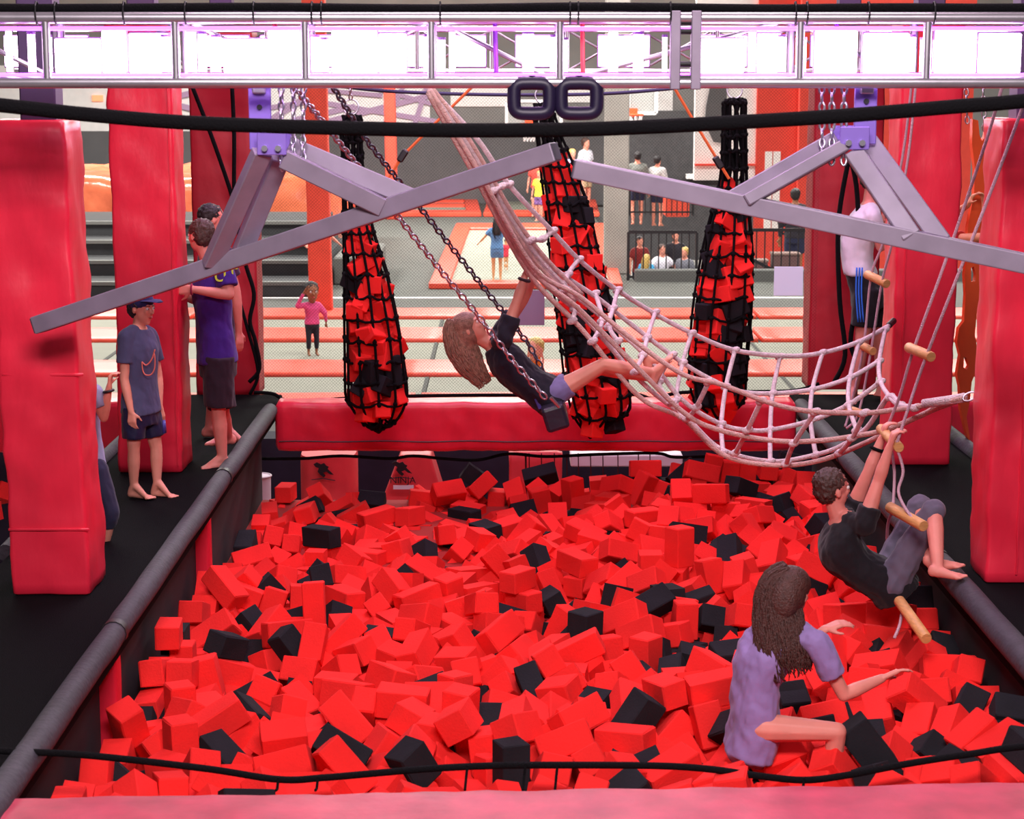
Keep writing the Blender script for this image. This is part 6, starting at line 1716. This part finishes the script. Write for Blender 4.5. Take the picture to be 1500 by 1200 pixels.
for i, (a, b) in enumerate(rows):
    off = (0.5, 0.2, -0.4, 0)[i]
    for j in range(len(xs) - 1):
        x_, x2_ = xs[j] + off, xs[j + 1] + off - 0.04
        if x2_ < -9 or x_ > 9:
            continue
        where = ('farthest', 'second', 'third', 'nearest')[i]
        o = MB().pad((x_, (yz(a) + yz(b)) / 2, GL + 0.035), (x2_, (yz(a) + yz(b)) / 2, GL + 0.035), (0, (yz(a) - yz(b)) / 2, 0), (0, 0, 0.045), 0.035, 0.01, 0.25, seed=i * 7 + j).build('trampoline_pad', TRAMP_PAD, smooth=True)
        tag(o, f"coral vinyl pad of the {where} trampoline row, {('beyond the big near pillar', 'near the black steps', 'near the toddler', 'behind the swing', 'behind the last net bag', 'beyond the man in white')[j]}", 'padding', f'pads of the {where} trampoline row')

# single trampoline with the girl in blue
t = thing('trampoline', 'large trampoline in a coral frame under the girl in blue', 'trampoline', PZ(770, 400, GL))
q = [PZ(628, 424, GL), PZ(912, 424, GL), PZ(885, 334, GL), PZ(668, 334, GL)]
qi = [PZ(660, 420, GL), PZ(893, 420, GL), PZ(870, 341, GL), PZ(688, 341, GL)]
UPV = V((0, 0, 0.12))
MB().prism([p + V((0, 0, .01)) for p in qi], V((0, 0, 0.05))).build('bed', TRAMP_BED, t)
for k in range(4):
    k2 = (k + 1) % 4
    MB().prism([q[k], q[k2], qi[k2], qi[k]], UPV).build('frame_pad', TRAMP_PAD, t, bevel=0.02)
# far trampolines under the dark wall
for lab, (a, b, c, d) in (('far trampoline with coral ladder frame behind the swing chains', (585, 705, 288, 318)), ('far trampoline in a coral frame behind the net bag', (708, 878, 288, 318)), ('far trampoline by the thin orange column', (440, 575, 286, 304))):
    t = thing('trampoline', lab, 'trampoline', PZ((a + b) / 2, d, GL))
    o = [PZ(a, d, GL), PZ(b, d, GL), PZ(b - 8, c, GL), PZ(a + 10, c, GL)]
    n_ = [PZ(a + 18, d - 4, GL), PZ(b - 22, d - 4, GL), PZ(b - 26, c + 4, GL), PZ(a + 24, c + 4, GL)]
    MB().prism([p + V((0, 0, .01)) for p in n_], V((0, 0, 0.05))).build('bed', TRAMP_BED, t)
    for k in range(4):
        k2 = (k + 1) % 4
        MB().prism([o[k], o[k2], n_[k2], n_[k]], UPV).build('frame_pad', TRAMP_PAD, t, bevel=0.02)
    if a == 585:
        for f_ in (0.36, 0.66):
            p0, p1 = n_[0].lerp(n_[3], f_), n_[1].lerp(n_[2], f_)
            MB().bar(p0 + V((0, 0, .08)), p1 + V((0, 0, .08)), 0.7, 0.1).build('cross_pad', TRAMP_PAD, t, bevel=0.02)
# white court line
tag(MB().box2(PZ(370, 438, GL), PZ(1200, 436, GL) + V((0, 0, .012))).build('floor_line', WHITE_PAINT), 'thin white line painted across the dark hall floor', 'line', kind='thing')

# black steps up to the airbag, left of the toddler
st_ = thing('steps', 'black carpeted steps leading up to the orange airbag', 'steps', PZ(300, 437, GL))
y_ = yz(436)
for k in range(4):
    z1_ = GL + 0.26 * (k + 1)
    MB().box2((-14, y_ + 1.1 * k, GL), (P(470, 400, y_).x - 0.1 * k, y_ + 6.0, z1_)).build('step', mat('step_carpet', (58, 58, 60), 0.95, var=0.1), st_, bevel=0.02)
    MB().box2((-14, y_ + 1.1 * k - 0.03, z1_ - 0.05), (P(470, 400, y_).x - 0.1 * k, y_ + 1.1 * k + 0.10, z1_ + 0.01)).build('nosing', mat('nosing_grey', (118, 118, 114), 0.8), st_)
AIR = mat('shiny_orange_airbag', (246, 120, 84), 0.22, bump=0.9, bscale=4, var=0.25, vscale=2)
air = thing('airbag', 'wrinkled shiny orange airbag on top of the black steps', 'airbag', V((-8, y_ + 9, GL)))
MB().pad((-16, y_ + 9.5, -0.25), (P(500, 300, y_ + 9).x, y_ + 9.5, -0.25), (0, 3.0, 0), (0, 0, 0.85), 0.3, 0.14, 0.25, 1.6, seed=5).build('cushion', AIR, air, smooth=True)
tag(MB().box2((P(500, 300, y_ + 4).x, y_ + 2, GL), (P(560, 300, y_ + 4).x, y_ + 5, GL + 0.5)).build('low_block', mat('grey_block', (104, 104, 100), 0.9), bevel=0.03), 'low grey ramp block beside the black steps', 'block')


# basketball hoops on the far wall
def hoop(label, a, b, rim, Y):
    p, q_ = P(a[0], a[1], Y), P(b[0], b[1], Y)
    t = thing('basketball_hoop', label, 'basketball hoop', (p + q_) / 2)
    MB().box2((p.x, Y, q_.z), (q_.x, Y + 0.05, p.z)).build('backboard', mat('clear_backboard', (150, 152, 150), 0.3), t)
    for (s0, s1) in (((p.x, p.z), (q_.x, p.z)), ((p.x, q_.z), (q_.x, q_.z)), ((p.x, p.z), (p.x, q_.z)), ((q_.x, p.z), (q_.x, q_.z))):
        MB().bar((s0[0], Y - 0.02, s0[1]), (s1[0], Y - 0.02, s1[1]), 0.04, 0.08, up=(0, 0, 1) if s0[1] == s1[1] else (1, 0, 0)).build('border', WHITE_PAINT, t)
    MB().bar((p + q_) / 2 + V((0, 0.05, 0)), V(((p.x + q_.x) / 2, WY - 0.05, ((p + q_) / 2).z + 0.3)), 0.12, 0.12).build('wall_arm', BLACK_METAL, t)
    c = P(rim[0], rim[1], Y) + V((0, -0.3, 0))
    MB().tube([c + V((.23 * math.cos(k * PI / 8), .23 * math.sin(k * PI / 8), 0)) for k in range(16)], 0.03, 6, closed=True).build('rim', mat('rim_orange', (230, 84, 40), 0.5), t, smooth=True)
    MB().box(c + V((0, .26, 0.05)), (.22, .06, .22)).build('rim_mount', mat('rim_orange', (230, 84, 40)), t)
    nt = MB()
    for k in range(10):
        an = k * PI / 5
        for sg in (0.6, -0.6):
            nt.tube([c + V((.22 * math.cos(an), .22 * math.sin(an), 0)), c + V((.14 * math.cos(an + sg), .14 * math.sin(an + sg), -.45))], .012, 4)
    nt.build('net', WHITE_PAINT, t)


hoop('basketball hoop beside the concrete column', (921, 118), (961, 166), (927, 168), 50)
hoop('basketball hoop half hidden behind the black padded rings', (742, 148), (822, 188), (775, 182), 54)

# ------------------------------------------------------------------ seating side: red wall, railings, panels
SRY = 46.0
rw = tag(MB().box2((P(1108, 200, SRY).x, SRY, GLOW), (P(1168, 200, SRY).x, SRY + 0.3, 6)).box2((P(1168, 200, SRY).x, SRY - 0.25, GLOW), (P(1420, 200, SRY).x, SRY + 0.3, 6)).build('wall_red', mat('red_hall_wall', (216, 66, 52), 0.8, var=0.06)), kind='structure')
struct_('wall_white_partition', MB().box2((P(1018, 200, SRY).x, SRY + 0.1, 0.2), (P(1108, 200, SRY).x, SRY + 0.3, 6)), WHITE_WALL)
MB().prism([P(x, y, SRY) for x, y in ((1040, 125), (1065, 120), (1062, 210), (1045, 208), (1032, 180), (1034, 155))], V((0, -0.06, 0))).build('dark_mural', CHARCOAL, bpy.data.objects['wall_white_partition'])
MB().box2(P(1018, 243, SRY) + V((0, -.05, 0)), P(1108, 240, SRY) + V((0, .1, 0))).build('red_edge', mat('red_hall_wall', (216, 66, 52)), bpy.data.objects['wall_white_partition'])
for pxa in (1121, 1133):
    MB().box2(P(pxa, 222, SRY - .03), P(pxa + 8, 335, SRY - .03) + V((0, .06, 0))).build('light_strip', WHITE_WALL, rw)
struct_('wall_dark_recess', MB().box2((P(921, 200, 52).x, 52, GLOW), (P(1110, 200, 52).x, 52.3, 1.2)), mat('dark_recess', (58, 56, 58), 0.9, var=0.2))


def railing(label, x0_, x1_, Y, zb_, zt_, n, slope=0.0):
    t = thing('railing', label, 'railing', V(((x0_ + x1_) / 2, Y, zb_)))
    for z, r_ in ((zt_, 0.03), (zb_ + 0.08, 0.02)):
        MB().bar((x0_, Y, z), (x1_, Y, z + slope), 0.04, r_ * 2).build('rail', BLACK_METAL, t)
    for i in range(n + 1):
        x = x0_ + (x1_ - x0_) * i / n
        s_ = slope * i / n
        w = 0.05 if i in (0, n) else 0.022
        MB().box2((x - w / 2, Y - w / 2, zb_ + s_), (x + w / 2, Y + w / 2, zt_ + s_)).build('baluster', BLACK_METAL, t)


RY = 36.2
railing('black iron railing in front of the seated people', P(920, 400, RY).x, P(1020, 400, RY).x, RY, P(920, 412, RY).z, P(920, 340, RY).z, 9)
railing('black iron railing behind the pale blue sign', P(1095, 400, RY).x, P(1205, 400, RY).x, RY, P(920, 436, RY).z, P(920, 337, RY).z, 9)
railing('sloping black stair rail behind the net bag', P(1085, 380, 38).x, P(1200, 380, 38).x, 38, P(920, 402, 38).z, P(920, 372, 38).z, 2, -0.75)
railing('upper black railing near the concrete column', P(922, 300, 44).x, P(1015, 300, 44).x, 44, P(920, 316, 44).z, P(920, 275, 44).z, 12)
tag(MB().box2((2.35, 35.9, GL - 0.3), (12, 36.15, GL + 0.22)).build('kerb', mat('grey_kerb', (96, 96, 94), 0.9), bevel=0.02), 'low grey kerb in front of the iron railings', 'kerb', kind='thing')
tag(MB().box2(P(1005, 262, 51.85), P(1060, 255, 51.85) + V((0, .15, 0))).build('notice_board', WHITE_WALL), 'long white notice strip above the upper railing', 'sign')
red_steps = tag(MB().box2(P(975, 318, 45), P(1010, 288, 45) + V((0, .8, 0))).build('red_mat', TRAMP_PAD, bevel=0.03), 'red mat standing behind the upper railing', 'mat')
for (px, py, w, lab) in ((1105, 395, .5, 'brown box stacked behind the railing nearest the net bag'), (1150, 385, .55, 'brown box behind the railing near the pale blue sign')):
    b = thing('box', lab, 'box', P(px, py + 20, 40))
    c = P(px, py, 40)
    MB().box(c, (w, .4, .35)).build('carton', mat('brown_carton', (92, 66, 66), 0.9), b, bevel=0.01)
    MB().box(c + V((0, 0, .19)), (w + .03, .43, .04)).build('lid', mat('brown_carton_lid', (120, 96, 90), 0.9), b)
tag(MB().box(P(1190, 395, 39), (0.12, .12, .6)).build('marker_post', ORANGE_PAD, bevel=0.02), 'short orange marker post behind the railing', 'post')


# ------------------------------------------------------------------ small people in the background
def small(label, Y, px, top, bot, shirt, legs, hair, skin='warm', yaw=0.0, arms='down', s_hair='short', lift=0.0, hh=None, cover=0.7, sleeve=0.6, legless=False, group=None, kid=False):
    """standing figure from head top to soles at photo column px; yaw 0 faces the camera"""
    T, B = P(px, top, Y), P(px, bot, Y)
    Hh = T.z - B.z
    s = Hh / 1.75
    hh = hh or (0.16 if Hh < 1.2 else 0.145) * Hh
    ca, sa = math.cos(yaw), math.sin(yaw)
    zf = 0.86 if kid else 1.0

    def L(x, y, z):
        return B + V((x * ca - y * sa, x * sa + y * ca, z * (zf if z < 0.84 * Hh else 1)))
    fw = V((sa, -ca, 0))
    k = Hh
    if arms == 'down':
        el = [L(.14 * k, .0, .63 * k), L(-.14 * k, 0, .63 * k)]
        wr = [L(.15 * k, -.03 * k, .49 * k), L(-.15 * k, -.03 * k, .49 * k)]
    elif arms == 'out':
        el = [L(.20 * k, -.02 * k, .68 * k), L(-.18 * k, -.02 * k, .66 * k)]
        wr = [L(.27 * k, -.08 * k, .60 * k), L(-.27 * k, -.08 * k, .62 * k)]
    else:
        el = [L(.17 * k, -.06 * k, .66 * k), L(-.22 * k, -.06 * k, .80 * k)]
        wr = [L(.19 * k, -.02 * k, .50 * k), L(-.12 * k, -.12 * k, .90 * k)]
    J = dict(hd=L(0, -.01 * k, k - hh / 2), nk=L(0, 0, .83 * k), sh=[L(.095 * k, 0, .80 * k), L(-.095 * k, 0, .80 * k)], el=el, wr=wr,
             hp=[L(.05 * k, 0, .50 * k), L(-.05 * k, 0, .50 * k)], kn=[L(.055 * k, -.02 * k, .27 * k), L(-.055 * k, -.02 * k, .27 * k)],
             an=[L(.055 * k, 0, .05 * k), L(-.055 * k, 0, .05 * k)], toe=[L(.06 * k, -.09 * k, .015 * k), L(-.06 * k, -.09 * k, .015 * k)], face=fw, hup=(0, 0, 1))
    lh = [(L(0, .05 * k, .88 * k), .07 * k), (L(0, .06 * k, .76 * k), .08 * k), (L(0, .05 * k, .66 * k), .05 * k)] if s_hair == 'long' else None
    return person(label, J, s, skin, 0.02 if Y > 30 else 0.013, shirt, legs, None if lh else 'short', hh, sleeve, -0.02, cover, (.3, .3), face=Y < 30, fine=Y < 30, fold=0.003,
                  hair_col=hair, long_hair=lh, legless=legless, group=group)


small('toddler in a pink top and dark trousers bouncing on the trampoline', PZ(458, 524, GL).y, 458, 413, 521, cloth('pink_top', (222, 84, 140)), cloth('dark_leggings', (40, 40, 50)), H_DARK, 'brown', 0.35, 'up', hh=0.27, cover=1.75, sleeve=1.8, kid=True)
small('girl with long dark hair in a blue playsuit standing on the far trampoline', PZ(728, 415, GL).y, 728, 318, 413, cloth('blue_playsuit', (92, 140, 190)), cloth('blue_playsuit', (92, 140, 190)), H_DARK, 'warm', PI, 'out', 'long', cover=0.55)
small('small girl in red partly behind the girl in blue', PZ(742, 400, GL).y, 741, 350, 398, cloth('red_top', (220, 60, 80)), cloth('red_top', (220, 60, 80)), H_BROWN, 'warm', 0.6, 'out', cover=0.3)
small('blond boy in an orange vest on the trampoline behind the swing', PZ(786, 572, GL).y, 784, 485, 572, cloth('orange_vest', (236, 124, 40)), cloth('orange_vest', (236, 124, 40)), H_BLOND, 'light', -0.4, 'down', hh=0.27, sleeve=0.1, kid=True)
small('person in blue jeans striding behind the orange padded column', PZ(468, 440, GL).y, 466, 304, 438, cloth('grey_hoodie', (110, 112, 118)), cloth('blue_jeans', (120, 150, 190)), H_BROWN, 'light', 1.0, 'out', cover=1.9)
small('boy in a red tee waiting at the far wall', 52.0, 786, 232, 318, cloth('red_tee', (222, 76, 66)), cloth('dark_leggings', (40, 40, 50)), H_BLOND, 'light', -0.3)
small('child in yellow waiting in front of the boy in red', 51.0, 790, 250, 326, cloth('yellow_tee', (226, 214, 70)), cloth('purple_shorts', (130, 90, 150)), H_BLOND, 'light', -0.5)
small('blond boy in a lavender tee behind the net bag', 50.0, 838, 218, 318, cloth('lavender_tee', (170, 166, 214)), cloth('white_shorts', (220, 216, 220)), H_BLOND, 'light', 0.4)
small('man in a white tee walking by the far wall', 53.0, 857, 202, 312, cloth('white_tee', (226, 220, 232)), cloth('khaki_shorts', (170, 140, 110)), H_BROWN, 'light', 0.9)
small('onlooker in a grey hoodie behind the upper railing', 46.5, 933, 222, 330, cloth('grey_green_hoodie', (118, 120, 116)), NAVY, H_DARK, 'light', PI, 'down', sleeve=1.9)
small('onlooker in a pale top behind the upper railing', 46.5, 962, 228, 332, cloth('pale_top', (176, 172, 172)), NAVY, H_DARK, 'light', 2.6, 'down', sleeve=1.9)
small('man in dark clothes standing in front of the red wall', 42.0, 1162, 276, 420, cloth('charcoal_jacket', (44, 40, 48)), NAVY, H_DARK, 'brown', 2.9, 'down', sleeve=1.9)
SEAT_Y = 37.6
small('blond girl in a blue and yellow top seated behind the railing', SEAT_Y - .6, 946, 372, 460, cloth('sky_blue_top', (70, 160, 210)), NAVY, H_BLOND, 'light', 2.8, 'down', 'long')
small('man in a white tee seated behind the railing', SEAT_Y, 968, 358, 470, cloth('white_tee', (226, 220, 232)), NAVY, H_BROWN, 'light', 0.4, 'out')
small('grey-haired man in a grey shirt seated behind the railing', SEAT_Y, 1002, 362, 470, cloth('grey_shirt', (112, 112, 122)), NAVY, H_BLOND, 'light', -0.6, 'down')
small('person in dark red seated by the concrete column', SEAT_Y + 1, 936, 346, 450, cloth('dark_red_top', (130, 40, 40)), NAVY, H_DARK, 'light', 0.3, 'down')
small('dark-clothed person seated between the two men', SEAT_Y + 1.2, 988, 338, 450, cloth('charcoal_jacket', (44, 40, 48)), NAVY, H_DARK, 'light', 0.1, 'down')
